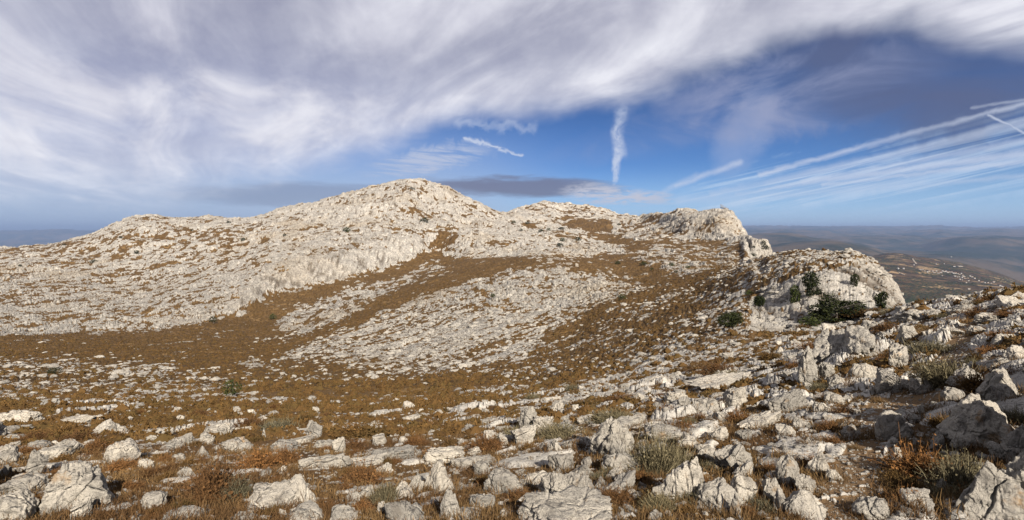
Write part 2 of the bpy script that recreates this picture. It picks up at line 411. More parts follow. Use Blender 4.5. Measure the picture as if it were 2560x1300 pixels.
ucols = np.unique(np.concatenate([np.arange(-1500, -40, 12), np.arange(-40, 2600, 1.9 / DETAIL), np.arange(2600, 3700, 10)]))
NU = len(ucols)
Vc = np.stack([pchip(UK, VK[k], ucols) for k in range(NK)])      # (K, NU)
Yc = np.stack([np.exp(pchip(UK, np.log(YK[k]), ucols)) for k in range(NK)])
Y0, YE = 0.6, 2100.0
# dense profile sampling, then row spacing proportional to how fast the picture row changes
def profile_at(Lr):
    out = np.empty((len(Lr), NU))
    for i in range(NU):
        yk = np.concatenate([[Y0], Yc[:, i], [2600]])
        t0 = -1.62 / Y0
        tk = np.concatenate([[t0], (HOR - Vc[:, i]) / F, [-330.0 / 2600]])
        out[:, i] = pchip(np.log(yk), tk, Lr)
    return out
Lt = np.linspace(math.log(Y0), math.log(YE), 700)
Tt = profile_at(Lt)
vis = (ucols > 0) & (ucols < 2560)
tv = np.abs(np.diff(Tt[:, vis] * F, axis=0)).clip(0, 12)
w = np.percentile(tv, 80, axis=1) + 0.55
cw = np.concatenate([[0], np.cumsum(w)])
NR = int(1750 * DETAIL)
Lr = np.interp(np.linspace(0, cw[-1], NR), cw, Lt)
T = profile_at(Lr)
# smooth a little across columns
for _ in range(3):
    T[:, 1:-1] = 0.25 * T[:, :-2] + 0.5 * T[:, 1:-1] + 0.25 * T[:, 2:]
Yr = np.exp(Lr)
Yg = np.repeat(Yr[:, None], NU, 1)
Xg = (ucols[None, :] - 1280) / F * Yg
Vg = HOR - T * F                 # base picture row
Ug = np.repeat(ucols[None, :], NR, 0)
print('profile', round(time.time() - T0, 1), NR, NU)

# mid-scale relief
relief = fbm(Xg / 55, Yg / 55, 5, 4) * 0.010 * Yg * sstep(Yg, 60, 300)
relief += fbm(Xg / 9, Yg / 9, 9, 3) * 0.0085 * np.minimum(Yg, 90) * sstep(Yg, 8, 40)
relief += fbm(Xg / 2.2, Yg / 2.2, 12, 3) * 0.10 * sstep(Yg, 1.5, 5) * (1 - sstep(Yg, 60, 160))
Zg = T * Yg + relief

# ---- how rocky the ground is: regions of bare limestone and of scrub, (u, v) outlines as seen in the photo
def inside(poly, soft, ymin=0, ymax=1e9):
    """soft membership of each grid vertex (0..1), signed distance based"""
    poly = np.array(poly, float)
    x0, y0 = poly.min(0) - soft * 2; x1, y1 = poly.max(0) + soft * 2
    m = (UJ > x0) & (UJ < x1) & (VJ > y0) & (VJ < y1) & (Yg > ymin) & (Yg < ymax)
    out = np.zeros(Ug.shape, np.float32)
    if not m.any(): return out
    px, py = UJ[m], VJ[m]
    dmin = np.full(px.shape, 1e9); ins = np.zeros(px.shape, bool)
    for (ax, ay), (bx, by) in zip(poly, np.roll(poly, -1, 0)):
        ex, ey = bx - ax, by - ay
        t = np.clip(((px - ax) * ex + (py - ay) * ey) / (ex * ex + ey * ey + 1e-9), 0, 1)
        dmin = np.minimum(dmin, (px - ax - t * ex) ** 2 + (py - ay - t * ey) ** 2)
        c = (ay > py) != (by > py)
        with np.errstate(divide='ignore', invalid='ignore'):
            xi = (bx - ax) * (py - ay) / (by - ay) + ax
        ins ^= c & (px < xi)
    d = np.sqrt(dmin) * np.where(ins, 1, -1)
    out[m] = sstep(d, -soft, soft)
    return out
ja = fbm(Xg / Yg * 22, Lr[:, None] * 16 + Xg * 0, 31, 4); jb = fbm(Xg / Yg * 22 + 40, Lr[:, None] * 16 + Xg * 0, 37, 4)
UJ = Ug + ja * 16; VJ = Vg + jb * 8
dens = np.full(Ug.shape, 0.38, np.float32)
def paint(poly, val, soft=8, ymin=0, ymax=1e9):
    global dens
    k = inside(poly, soft, ymin, ymax)
    dens = dens * (1 - k) + val * k
# big areas
paint([(-1600,400),(2600,400),(2600,1010),(-1600,1010)], 0.30, 4, 45)
paint([(-1600,300),(2000,300),(1930,600),(1300,645),(1100,640),(1060,632),(960,672),(850,702),(700,725),(660,738),(600,782),(500,806),(330,832),(120,838),(-1600,842)], 0.90, 4, 250)
paint([(0,600),(330,560),(600,560),(700,640),(420,800),(200,815),(0,815),(-1600,815),(-1600,600)], 0.72, 30, 250)
paint([(560,770),(665,700),(730,670),(850,640),(950,610),(1060,590),(1070,630),(960,675),(850,705),(690,740),(600,785)], 1.0, 8, 250)
paint([(400,470),(980,430),(1080,440),(900,480),(760,512),(600,548)], 0.86, 6, 250)
paint([(-1600,596),(120,600),(230,612),(100,640),(-1600,640)], 0.5, 8, 250)
paint([(-1600,840),(120,838),(330,832),(500,808),(600,782),(660,740),(700,727),(850,705),(960,675),(1060,640),(1110,615),(1120,640),(1300,655),(1380,662),(1150,702),(1010,715),(880,745),(760,800),(680,850),(610,900),(620,960),(1000,985),(1300,985),(1300,940),(1000,950),(860,1000),(400,975),(-1600,955)], 0.03, 13, 45)
paint([(-1600,905),(300,905),(620,955),(1000,990),(1350,985),(1350,1010),(-1600,1012)], 0.55, 22, 30)
paint([(600,950),(800,958),(1250,985),(1500,900),(1400,990),(1150,1030),(760,1005),(560,985)], 0.06, 14, 20)
paint([(1060,640),(1120,590),(1140,560),(1080,600)], 0.25, 6, 250)
paint([(1098,612),(1150,588),(1250,578),(1330,600),(1300,635),(1190,646),(1130,640)], 0.86, 6, 250)
paint([(1010,690),(1060,655),(1100,655),(1120,675),(1060,695)], 0.5, 10, 150)
# broken pavements in the middle
paint([(668,822),(740,762),(860,722),(1010,690),(1040,700),(960,748),(880,800),(800,832)], 0.62, 14, 90)
paint([(606,908),(700,872),(800,838),(900,790),(1000,742),(1150,702),(1290,672),(1380,662),(1480,676),(1600,700),(1650,728),(1560,752),(1480,770),(1420,812),(1340,868),(1240,910),(1150,918),(1000,938),(890,928),(860,905),(700,905)], 0.64, 12, 90)
paint([(1200,720),(1380,668),(1500,690),(1580,720),(1480,752),(1330,775),(1280,760)], 0.84, 20, 90)
paint([(900,830),(1100,790),(1330,790),(1300,880),(1150,915),(1000,932),(900,900)], 0.80, 20, 90)
paint([(1480,765),(1700,700),(1790,660),(1700,640),(1500,640),(1330,640),(1420,668),(1620,700),(1660,725)], 0.10, 12, 90)
paint([(1330,900),(1500,800),(1750,712),(1850,690),(1700,800),(1560,880),(1400,965)], 0.24, 20, 60)
paint([(1560,745),(1660,722),(1780,690),(1700,745),(1540,810)], 0.35, 12, 60)
paint([(1180,990),(1300,930),(1420,880),(1500,830),(1560,830),(1420,930),(1300,1000)], 0.38, 20, 30)
paint([(1420,985),(1560,905),(1700,830),(1780,770),(1840,740),(1860,800),(1800,860),(1640,940),(1500,990)], 0.66, 16, 25)
paint([(600,880),(760,838),(860,800),(930,758),(1010,716),(1120,690),(1200,672),(1300,655),(1180,700),(1060,738),(960,782),(880,822),(800,846),(660,905)], 0.05, 7, 90)
paint([(1340,885),(1480,800),(1560,762),(1680,735),(1790,690),(1840,665),(1760,660),(1640,715),(1540,748),(1440,795),(1350,850)], 0.10, 9, 60)
paint([(1560,880),(1700,790),(1850,712),(1870,728),(1760,790),(1640,860),(1520,930)], 0.24, 9, 40)
paint([(1740,745),(1800,690),(1860,665),(1930,645),(1900,690),(1850,730),(1780,780)], 0.55, 12, 60, 220)
# saddles and far summits
paint([(1270,560),(1350,575),(1500,600),(1620,640),(1800,650),(1880,640),(1800,600),(1700,595),(1600,600),(1530,585),(1400,590),(1330,560)], 0.10, 8, 400)
paint([(1560,640),(1640,610),(1780,620),(1870,610),(1860,650),(1780,680),(1620,672)], 0.42, 14, 200)
paint([(1640,668),(1700,650),(1780,656),(1760,680),(1690,684)], 0.80, 8, 200)
paint([(1400,556),(1455,546),(1530,556),(1530,574),(1480,584),(1410,572)], 0.0, 5, 700)
paint([(1400,556),(1455,546),(1500,540),(1420,530),(1300,540),(1330,560)], 0.7, 5, 700)
paint([(1560,582),(1680,540),(1700,528),(1760,520),(1640,536),(1540,570)], 0.25, 6, 500)
paint([(1700,600),(1740,560),(1760,515),(1850,515),(1870,600)], 0.97, 6, 450)
paint([(1540,595),(1640,575),(1740,590),(1800,600),(1700,606),(1600,604)], 0.72, 6, 400)
paint([(1856,604),(1872,594),(1925,598),(1932,650),(1870,655)], 1.0, 5, 330, 480)
# right-hand knoll
paint([(1850,720),(1900,660),(1940,640),(2130,634),(2180,650),(2120,668),(2020,680),(1930,705),(1860,745)], 0.76, 8, 60, 200)
paint([(1930,642),(2000,628),(2140,628),(2190,652),(2170,660),(2000,640),(1930,652)], 0.85, 5, 60, 200)
paint([(1860,830),(1880,745),(1930,708),(2020,684),(2110,668),(2170,650),(2290,700),(2290,800),(2150,850),(1990,850)], 1.0, 6, 50, 130)
paint([(1640,860),(1780,775),(1860,720),(1870,820),(1820,870),(1700,900)], 0.74, 12, 30, 150)
# foreground
fgm = 1 - sstep(Yg, 25, 45)
band = fbm((Xg * 0.79 + Yg * 0.61) / 14, (Yg * 0.79 - Xg * 0.61) / 2.6, 71, 4)
dens = dens * (1 - fgm) + fgm * np.clip(0.24 + 0.46 * sstep(Ug, 700, 1700) + 0.30 * band, 0.02, 0.92)
# trodden path on the right
def pathd():
    pts = np.array([(2090,1300),(2130,1200),(2165,1130),(2190,1050),(2230,1000),(2330,960),(2390,900),(2400,850),(2440,800)], float)
    d = np.full(Ug.shape, 1e9)
    for (ax, ay), (bx, by) in zip(pts[:-1], pts[1:]):
        ex, ey = bx - ax, by - ay
        t = np.clip(((UJ - ax) * ex + (VJ - ay) * ey) / (ex * ex + ey * ey), 0, 1)
        wd = 0.16 * (ay + t * ey - 560)
        d = np.minimum(d, np.hypot(UJ - ax - t * ex, VJ - ay - t * ey) / wd)
    return d
PD = pathd()
path = (1 - sstep(PD, 0.35, 0.9)) * (Yg < 20)
dens = dens * (1 - 0.9 * path)
# strata: thin bands of barer and softer rock following the strike
c30, s30 = 0.70, 0.714
S_, T_ = Xg * c30 + Yg * s30, Yg * c30 - Xg * s30
strata = fbm(S_ / 120, T_ / 14, 51, 4) * sstep(Yg, 40, 150) + fbm(S_ / 24, T_ / 3.5, 57, 4) * 0.8
patch = fbm(Xg / 34, Yg / 34, 61, 4)
mid = sstep(Yg, 25, 60)
dens = np.clip(dens + mid * (0.13 * strata + 0.13 * patch) * np.clip(dens * 4, 0, 1) * (1 - sstep(dens, 0.90, 0.99)), 0, 1)
print('density', round(time.time() - T0, 1))

# ---- rock blocks and scrub cushions as real relief
DR = np.zeros(Ug.shape, np.float32); TI = np.full(Ug.shape, 0.5, np.float32)
warpx = fbm(Xg / 5, Yg / 5, 81, 3) * 1.1; warpy = fbm(Xg / 5, Yg / 5, 87, 3) * 1.1
for cell, hk, seed in ((26.0, .16, 1), (12.0, .26, 11), (6.0, .36, 2), (3.2, .42, 3), (1.6, .44, 4), (0.8, .46, 5), (0.38, .46, 6), (0.17, .46, 7), (0.075, .4, 8)):
    lo, hi = cell * (8 if cell < 2 else 22), cell / 0.0045            # distances at which this size matters
    r = np.nonzero((Yr > lo) & (Yr < hi))[0]
    if len(r) == 0: continue
    a, b = r[0], r[-1] + 1
    sl = slice(a, b)
    st = 2.8 if cell < 2 else 2.0 if cell < 5 else 1.5
    X_, Y_ = Xg[sl] + Zg[sl] * 0.25, Yg[sl] + Zg[sl] * 1.1
    s_ = (X_ * c30 + Y_ * s30) / (cell * st); t_ = (Y_ * c30 - X_ * s30) / cell
    if cell > 1.0:
        fz = sstep(Yg[sl], 100, 230)
        s_ = s_ * (1 - fz) + fz * X_ / (cell * 1.05); t_ = t_ * (1 - fz) + fz * Y_ / (cell * 1.9)
    wa = fbm(s_ * 2.0, t_ * 1.4, seed + 300, 3, 0.42); wb = fbm(s_ * 2.0 + 9, t_ * 1.4, seed + 340, 3, 0.42)
    s_ = s_ + wa * 0.42; t_ = t_ + wb * 0.42
    F1, F2, r1, r2, ox, oy = worley(s_, t_, seed)
    dn = dens[sl]
    dn = 1 - (1 - np.clip(dn, 0, 0.9999)) ** 0.45
    pres = sstep(dn - r1 * 0.98, -0.02, 0.03)
    edge = np.clip((F2 - F1 - 0.05) / (0.26 - 0.02 * sstep(Yg[sl], 8, 30)), 0, 1)
    body = 1 - 0.45 * np.clip(F1 / 0.7, 0, 1) ** 2
    tilt = 1.1 * (ox * (r2 - 0.5) - oy * (0.30 + r1 * 0.5))
    rough = 0.30 * wa - 0.25 * np.abs(wb)
    h = hk * (0.62 + 0.16 * (1 - sstep(Yg[sl], 8, 22)) + 0.45 * sstep(Yg[sl], 100, 300) - 0.22 * sstep(Yg[sl], 12, 30) * (1 - sstep(Yg[sl], 70, 150))) * cell * (0.30 + 0.70 * r2) * pres * edge * np.clip(body + tilt + rough, 0.1, 1.5)
    fade = sstep(Yg[sl], lo, lo * 2) * (1 - sstep(Yg[sl], hi * 0.6, hi))
    h = h * fade
    cur = DR[sl]
    big = h > cur
    TI[sl] = np.where(big & (h > 0.05 * cell), 0.35 + 0.65 * r2, TI[sl])
    fine = sstep(Yg[sl], cell * 70, cell * 100) * (1 - sstep(Yg[sl], hi * 0.6, hi))
    keep = sstep(np.clip(dens[sl], 0, 1) ** 0.55 * 1.06 - np.mod(r1 * 5.3 + r2 * 3.1, 1.0), -0.03, 0.03) * np.clip((F2 - F1) / 0.10, 0, 1)
    DR[sl] = (np.maximum(cur, h) + np.minimum(cur, h) * 0.35) * (1 - fine * (1 - keep) * 0.97)
pix = Yg / 512.0
# fine roughness of the rock
DR += (DR > 0) * (fbm(Xg / pix / 6, Lr[:, None] * 260 + Xg * 0, 91, 2) * pix * 0.55) * sstep(Yg, 3, 30)
rockm = sstep(DR / (pix * 0.42 + 0.018), 0.25, 1.1)
# deep vertical ribs in the cliffs
slope = np.gradient(Zg, axis=0) / np.gradient(Yg, axis=0)
steep = sstep(slope, 0.30, 0.9) * (Yg > 60) * sstep(dens, .6, .9)
ribs = -np.abs(fbm(Xg / 8.0, Yg / 40.0, 95, 4)) * 5.5 + 1.2
ribs2 = -np.abs(fbm(Xg / 3.0, Yg / 14.0, 97, 3)) * 2.0 + .4
kn = (1 - sstep(Yg, 130, 200))
near_k = -np.abs(fbm(Xg / 4.5 + Zg / 14, Yg / 30.0, 99, 4)) * 2.0 + .4
ramp_ = 0.35 + 0.65 * sstep(fbm(Xg / 30, Yg / 30, 103, 3), -.5, .5)
ck = -np.exp(-(fbm(Xg / 9 + Zg / 16, Yg / 22 - Zg / 30, 105, 3) / .05) ** 2) - .6 * np.exp(-(fbm(Xg / 4 - Zg / 7, Yg / 12, 107, 3) / .06) ** 2)
RIB = steep * ramp_ * ((ribs * 0.30 + ribs2 * 0.40) * (1 - kn) + near_k * kn * 0.9) + ck * kn * sstep(dens, .85, .97) * (Yg > 60) * .7
solid = sstep(dens, 0.955, 0.99) * (Yg > 50)
rockm = np.maximum(rockm, solid * sstep(fbm(Xg / pix / 9, Lr[:, None] * 120 + Xg * 0, 131, 3) + ck * .5 * kn, -.42, -.30))
# cushions of scrub
SH = np.zeros(Ug.shape, np.float32); SR = np.zeros(Ug.shape, np.float32)
for cell, seed, lo, hi in ((0.75, 21, 40, 190), (1.5, 22, 90, 600), (3.4, 23, 420, 3000)):
    r = np.nonzero((Yr > lo) & (Yr < hi))[0]
    if len(r) == 0: continue
    sl = slice(r[0], r[-1] + 1)
    F1, F2, r1, r2, ox, oy = worley(Xg[sl] / cell, Yg[sl] / cell, seed)
    pres = r1 < 0.78
    fade = sstep(Yg[sl], lo, lo * 1.5) * (1 - sstep(Yg[sl], hi * 0.65, hi))
    dome = np.sqrt(np.clip(1 - (F1 / (0.38 + 0.25 * r2)) ** 2, 0, 1)) * pres * fade
    SR[sl] = np.where(dome > SH[sl], r2, SR[sl])
    SH[sl] = np.maximum(SH[sl], dome * np.sqrt(cell))
shd = SH * 0.42 * (1 - rockm)
# little clods and pebbles on soil, close by
clod = np.zeros(Ug.shape, np.float32)
n3 = Yr < 30
sl = slice(0, int(n3.sum()))
F1, F2, r1, r2, ox, oy = worley(Xg[sl] / 0.07 + fbm(Xg[sl] / .05, Yg[sl] / .05, 43, 2) * .5, Yg[sl] / 0.05, 41)
peb = np.sqrt(np.clip(1 - (F1 / (0.16 + 0.34 * r2)) ** 2, 0, 1)) * (r1 < 0.14 + 0.22 * path[sl]) * (0.25 + r2)
peb *= (1 - sstep(Yg[sl], 9, 22))
clod[sl] = peb
print('relief', round(time.time() - T0, 1))
P = np.stack([Xg, Yg, Zg], -1)
gu = np.gradient(P, axis=1); gv = np.gradient(P, axis=0)
Nn = np.cross(gu, gv); Nn /= np.linalg.norm(Nn, axis=-1, keepdims=True) + 1e-12
D = DR * (1 - steep * (0.68 - 0.45 * kn)) + RIB + shd + clod * 0.022 * (1 - rockm)
nz = np.clip(Nn[..., 2:3], 0, 1)
dirv = Nn * 0.55 + np.array([0, 0, 0.45]); dirv /= np.linalg.norm(dirv, axis=-1, keepdims=True)
P = (P + dirv * D[..., None]).astype(np.float32)
ZF = P[..., 2].copy()
ATT = dict(rock=np.maximum(rockm, sstep(clod, 0.25, 0.5) * 0.9), shrub=np.clip(SH * 1.3, 0, 1) * (1 - rockm), tint=TI, cush=SR, crack=np.maximum(np.clip(-ck, 0, 1) * sstep(dens, .8, .97) * (Yg > 60) * kn, (1 - kn) * 0.9 * sstep(slope, .10, .34) * sstep(dens, .75, .95) * np.exp(-((fbm(Xg / 7 + Yg / 60, Yg / 50, 95, 4)) / .09) ** 2) * sstep(fbm(Xg / 20, Yg / 12, 141, 3), -.3, .15)), path=path, peak=sstep(fbm(Xg / 40, Yg / 40, 111, 3), -0.1, 0.7))

def col_of(u): return np.interp(u, ucols, np.arange(NU))
def row_of(y): return np.interp(np.log(np.maximum(y, Y0)), Lr, np.arange(NR))
def sample(A, X, Y):
    X = np.asarray(X, float); Y = np.asarray(Y, float)
    c = np.clip(col_of(1280 + X / Y * F), 0, NU - 1.001); r = np.clip(row_of(Y), 0, NR - 1.001)
    c0, r0 = c.astype(int), r.astype(int); fc, fr = c - c0, r - r0
    return (A[r0, c0] * (1 - fc) + A[r0, c0 + 1] * fc) * (1 - fr) + (A[r0 + 1, c0] * (1 - fc) + A[r0 + 1, c0 + 1] * fc) * fr
Zbase = Zg
def ground(X, Y): return sample(Zg, X, Y)
def find(u, v, ymin=0.0):
    """first ground point seen at photo position (u, v)"""
    c = int(round(float(col_of(u))))
    vv = HOR - Zg[:, c] / Yr * F
    ok = np.nonzero((vv <= v) & (Yr >= ymin))[0]
    r = ok[0] if len(ok) else NR - 1
    return (u - 1280) / F * Yr[r], Yr[r], float(Zg[r, c])

def terrain_material():
    m, N = new_mat('limestone_and_scrub')
    p = N.node('ShaderNodeNewGeometry').outputs['Position']
    rock, shrub, tint, cush = N.attr('rock'), N.attr('shrub'), N.attr('tint'), N.attr('cush')
    pathA, peak = N.attr('path'), N.attr('peak')
    near, n1, n2, n3_ = limestone_color(N, p, 1.0)
    farp = N.v('SCALE', p, scale=0.16)
    far, f1, f2, f3 = limestone_color(N, farp, 1.0)
    dist = N.sep(p)[1]
    fk = N.ramp(dist, 25.0, 140.0)
    rc = N.mix(fk, near, far)
    rc = N.mix(N.ramp(tint, 0.2, 1.0, 0.30, 0.0), rc, (0.22, 0.20, 0.17))
    rc = N.mix(N.m('MULTIPLY', N.m('MULTIPLY', peak, fk), 0.35), rc, (0.36, 0.26, 0.14))
    rc = N.mix(N.m('MULTIPLY', N.ramp(N.noise(p, 0.62, 5, 0.85), 0.50, 0.60), N.m('MULTIPLY', fk, 0.90)), rc, (0.135, 0.11, 0.085))
    g1 = N.noise(p, 0.35, 5, 0.6); g2 = N.noise(p, 6.0, 6, 0.7); g3 = N.noise(p, 0.03, 4, 0.6)
    soil = N.mix(N.ramp(g1, 0.35, 0.65), (0.074, 0.041, 0.017), (0.150, 0.092, 0.038))
    soil = N.mix(N.ramp(g2, 0.40, 0.65, 0.0, 0.7), soil, (0.09, 0.047, 0.018))
    soil = N.mix(N.ramp(g3, 0.40, 0.65, 0.0, 0.55), soil, (0.14, 0.075, 0.023))
    soil = N.mix(N.m('MULTIPLY', pathA, 0.55), soil, (0.27, 0.175, 0.095))
    soil = N.mix(N.m('MULTIPLY', N.ramp(dist, 18.0, 50.0), 0.85), soil, N.mix(g1, (0.084, 0.048, 0.017), (0.150, 0.088, 0.033)))
    soil = N.mix(N.ramp(N.noise(p, 0.075, 5, .6), .50, .68, 0, .75), soil, (0.22, 0.135, 0.055))
    shc = N.mix(cush, (0.062, 0.034, 0.011), (0.120, 0.066, 0.020))
    shc = N.mix(N.ramp(N.noise(p, 0.9, 3), 0.5, 0.7, 0, 0.6), shc, (0.05, 0.04, 0.013))
    shc = N.mix(N.ramp(N.noise(p, 9.0, 4, 0.7), 0.45, 0.7, 0, 0.5), shc, (0.05, 0.028, 0.010))
    c = N.mix(N.ramp(shrub, 0.25, 0.6), soil, shc)
    c = N.mix(N.ramp(rock, 0.3, 0.6), c, rc)
    c = N.mix(N.m('MULTIPLY', N.attr('crack'), 0.85), c, (0.075, 0.05, 0.028))
    h = N.m('ADD', N.m('MULTIPLY', N.noise(p, 9.0, 8, 0.72), 1.0), N.m('MULTIPLY', n2, 0.5))
    nb = bump(N, h, N.ramp(dist, 12.0, 120.0, 0.9, 0.1), 0.07)
    b3 = N.node('ShaderNodeBump'); N.put(b3.inputs['Strength'], N.m('MULTIPLY', N.ramp(dist, 14.0, 50.0), N.ramp(rock, 0.2, 0.6, 0.3, 1.0))); b3.inputs['Distance'].default_value = 0.55
    N.put(b3.inputs['Height'], N.noise(p, 1.9, 6, 0.72)); N.l.new(nb, b3.inputs['Normal']); nb = b3.outputs[0]
    b2 = N.node('ShaderNodeBump'); N.put(b2.inputs['Strength'], N.m('MULTIPLY', N.ramp(dist, 50.0, 200.0), N.ramp(rock, 0.2, 0.6, 0.35, 1.0))); b2.inputs['Distance'].default_value = 1.6
    N.put(b2.inputs['Height'], N.noise(p, 0.55, 5, 0.72)); N.l.new(nb, b2.inputs['Normal']); nb = b2.outputs[0]
    principled(N, c, 0.92, nb, 0.1)
    return m
MT = terrain_material()
split = int(np.searchsorted(Yr, 42.0))
def sheet(name, r0, r1, label, cat):
    nr = r1 - r0
    idx = np.arange(nr * NU, dtype=np.int32).reshape(nr, NU)
    q = np.stack([idx[:-1, :-1], idx[:-1, 1:], idx[1:, 1:], idx[1:, :-1]], -1).reshape(-1, 4)
    me = np_mesh(name, P[r0:r1].reshape(-1, 3), q, MT, True, {k: a[r0:r1] for k, a in ATT.items()})
    return link(bpy.data.objects.new(name, me), None, label, cat, 'structure')
sheet('ground', 0, split + 1, 'near slope of dry brown soil and broken white limestone falling away from the viewer', 'ground')
sheet('hills', split, NR, 'bare white limestone hills and brown scrub hollows across the whole middle of the photo', 'hills')
print('terrain', round(time.time() - T0, 1))

# ------------------------------------------------------------------ the far country
UF = [-3000, -800, -100, 60, 150, 260, 500, 1900, 1960, 2070, 2150, 2230, 2300, 2350, 2400, 2440, 2500, 2560, 2700, 3200, 4200, 6000]
LV = {  # level: (Y, rows per column)
 0: (1500, [860]*7 + [860]*15),
 1: (2250, [800]*7 + [760]*15),
 2: (2950, [740]*7 + [700,700,700,700,700,702,704,706,708,712,722,735,740,745,745]),
 3: (3700, [690]*7 + [652,655,655,655,655,662,668,674,682,694,712,720,720,720,720]),
 4: (4500, [660]*7 + [650,650,648,646,633,643,650,658,668,684,704,715,715,715,715]),
 5: (5300, [655]*7 + [640,640,638,650,655,660,662,668,680,700,716,720,720,720,720]),
 6: (6500, [648]*7 + [622,617,611,622,640,650,646,652,660,672,686,700,705,705,705]),
 7: (8200, [632,632,624,627,640,640,640] + [612,612,612,625,640,640,642,645,648,650,655,655,650,650,650]),
 8: (11000,[640]*7 + [592,590,601,606,616,624,610,600,595,591,596,606,590,600,600]),
 9: (14000,[636]*7 + [600]*15),
 10:(19000,[630]*7 + [584,582,585,589,592,586,583,588,585,580,583,585,580,580,580]),
 11:(25000,[606]*7 + [580]*15),
 12:(32000,[583,584,586,583,581,584,580] + [572,572,573,573,574,572,571,573,574,573,574,574,574,574,574]),
 13:(40000,[588]*7 + [578]*15),
 14:(90000,[578]*22),
}
def far_land():
    uf = np.concatenate([np.arange(-2600, -60, 25), np.arange(-60, 520, 4), np.arange(520, 1830, 30), np.arange(1830, 2620, 2.6), np.arange(2620, 5800, 25)])
    nl = len(LV)
    yk = np.array([LV[k][0] for k in range(nl)], float)
    vk = np.stack([pchip(np.array(UF, float), np.array(LV[k][1], float), uf) for k in range(nl)])
    lr = np.concatenate([np.linspace(math.log(1500), math.log(2250), 90), np.linspace(math.log(2250), math.log(7000), 420)[1:], np.linspace(math.log(7000), math.log(90000), 380)[1:]])
    Y = np.exp(lr)
    Tn = np.stack([pchip(np.log(yk), (HOR - vk[:, i]) / F, lr) for i in range(len(uf))], 1)
    Yg_ = np.repeat(Y[:, None], len(uf), 1); X = (uf[None] - 1280) / F * Yg_
    Z = Tn * Yg_
    w = 0.0045 * Yg_
    rid = 1 - 2 * np.abs(fbm(X / 2600, Yg_ / 2600, 200, 5))
    Z = Z + (rid - 0.5) * w * sstep(Yg_, 4800, 7000) * 3.2
    Z = Z + fbm(X / 420, Yg_ / 420, 210, 5) * 14 * (1 - sstep(Yg_, 5000, 9000)) + fbm(X / 60, Yg_ / 60, 216, 3) * 3.2 * (1 - sstep(Yg_, 5000, 9000))
    # woodland bumps
    F1, F2, r1, r2, ox, oy = worley(X / 16, Yg_ / 16, 220)
    wood = sstep(fbm(X / 200, Yg_ / 110, 230, 4), -0.12, 0.2) * (1 - sstep(Yg_, 4200, 6000))
    tr = np.clip(1 - (F1 / 0.5) ** 2, 0, 1) * (r1 < 0.7) * np.maximum(wood, 1 - sstep(Yg_, 2500, 2800))
    Z = Z + tr * 5.5
    fields = (1 - sstep(Yg_, 4700, 5600)) * sstep(Yg_, 2450, 2800)
    Pn = np.stack([X, Yg_, Z], -1).reshape(-1, 3)
    nr, nc = X.shape
    idx = np.arange(nr * nc, dtype=np.int32).reshape(nr, nc)
    q = np.stack([idx[:-1, :-1], idx[:-1, 1:], idx[1:, 1:], idx[1:, :-1]], -1).reshape(-1, 4)
    m, N = new_mat('farmland_and_maquis')
    p = N.node('ShaderNodeNewGeometry').outputs['Position']
    fl, wd = N.attr('fields'), N.attr('wood')
    pw = N.v('ADD', p, N.v('SCALE', N.xyz(N.m('SUBTRACT', N.noise(p, 0.006, 4, .6), 0.5), N.m('SUBTRACT', N.noise(p, 0.0063, 4, .6), 0.5), 0.0), scale=260.0))
    ps = N.v('MULTIPLY', pw, (0.0105, 0.0125, 0.0))
    cell = N.node('ShaderNodeTexVoronoi'); N.put(cell.inputs['Vector'], ps); cell.inputs['Scale'].default_value = 1.0
    cr, cg, cb = N.sep(cell.outputs[1])[0:3]
    brown = N.mix(N.ramp(N.noise(p, 0.016, 8, .72), .42, .60), (0.018, 0.014, 0.007), (0.090, 0.053, 0.024))
    tan = N.mix(cg, (0.17, 0.115, 0.06), (0.28, 0.19, 0.10))
    edge = N.node('ShaderNodeTexVoronoi', feature='DISTANCE_TO_EDGE'); N.put(edge.inputs['Vector'], ps); edge.inputs['Scale'].default_value = 1.0
    tk = N.m('MULTIPLY', N.ramp(cr, 0.66, 0.72), N.ramp(edge.outputs[0], 0.03, 0.09))
    tk = N.m('MULTIPLY', tk, N.ramp(N.noise(p, 0.0035, 4), .40, .56, 0.15, 1.0))
    tk = N.m('MULTIPLY', tk, fl)
    c = N.mix(tk, brown, tan)
    green = N.mix(N.ramp(N.noise(p, 0.03, 5, .7), .35, .65), (0.012, 0.018, 0.006), (0.035, 0.040, 0.014))
    c = N.mix(wd, c, green)
    yy = N.sep(p)[1]
    c = N.mix(N.ramp(yy, 4800.0, 6200.0), c, N.mix(N.ramp(N.noise(p, 0.0012, 6, .6), .4, .6), (0.012, 0.018, 0.010), (0.075, 0.055, 0.035)))
    c = N.mix(N.ramp(yy, 2450.0, 2250.0), c, (0.022, 0.027, 0.010))
    principled(N, c, 0.95, None, 0.05)
    me = np_mesh('valley', Pn, q, m, True, dict(fields=fields, wood=np.clip(tr * 1.6, 0, 1)))
    link(bpy.data.objects.new('valley', me), None, 'hazy lowland of brown fields, dark woods and fading ridges far beyond the cliffs', 'valley', 'structure')
    return uf, lr, Z
FUF, FLR, FZ = far_land()
def far_ground(X, Y):
    c = np.interp(1280 + X / Y * F, FUF, np.arange(len(FUF))); r = np.interp(math.log(Y), FLR, np.arange(len(FLR)))
    c0, r0 = int(min(c, len(FUF) - 2)), int(min(r, len(FLR) - 2)); fc, fr = c - c0, r - r0
    return float((FZ[r0, c0] * (1 - fc) + FZ[r0, c0 + 1] * fc) * (1 - fr) + (FZ[r0 + 1, c0] * (1 - fc) + FZ[r0 + 1, c0 + 1] * fc) * fr)
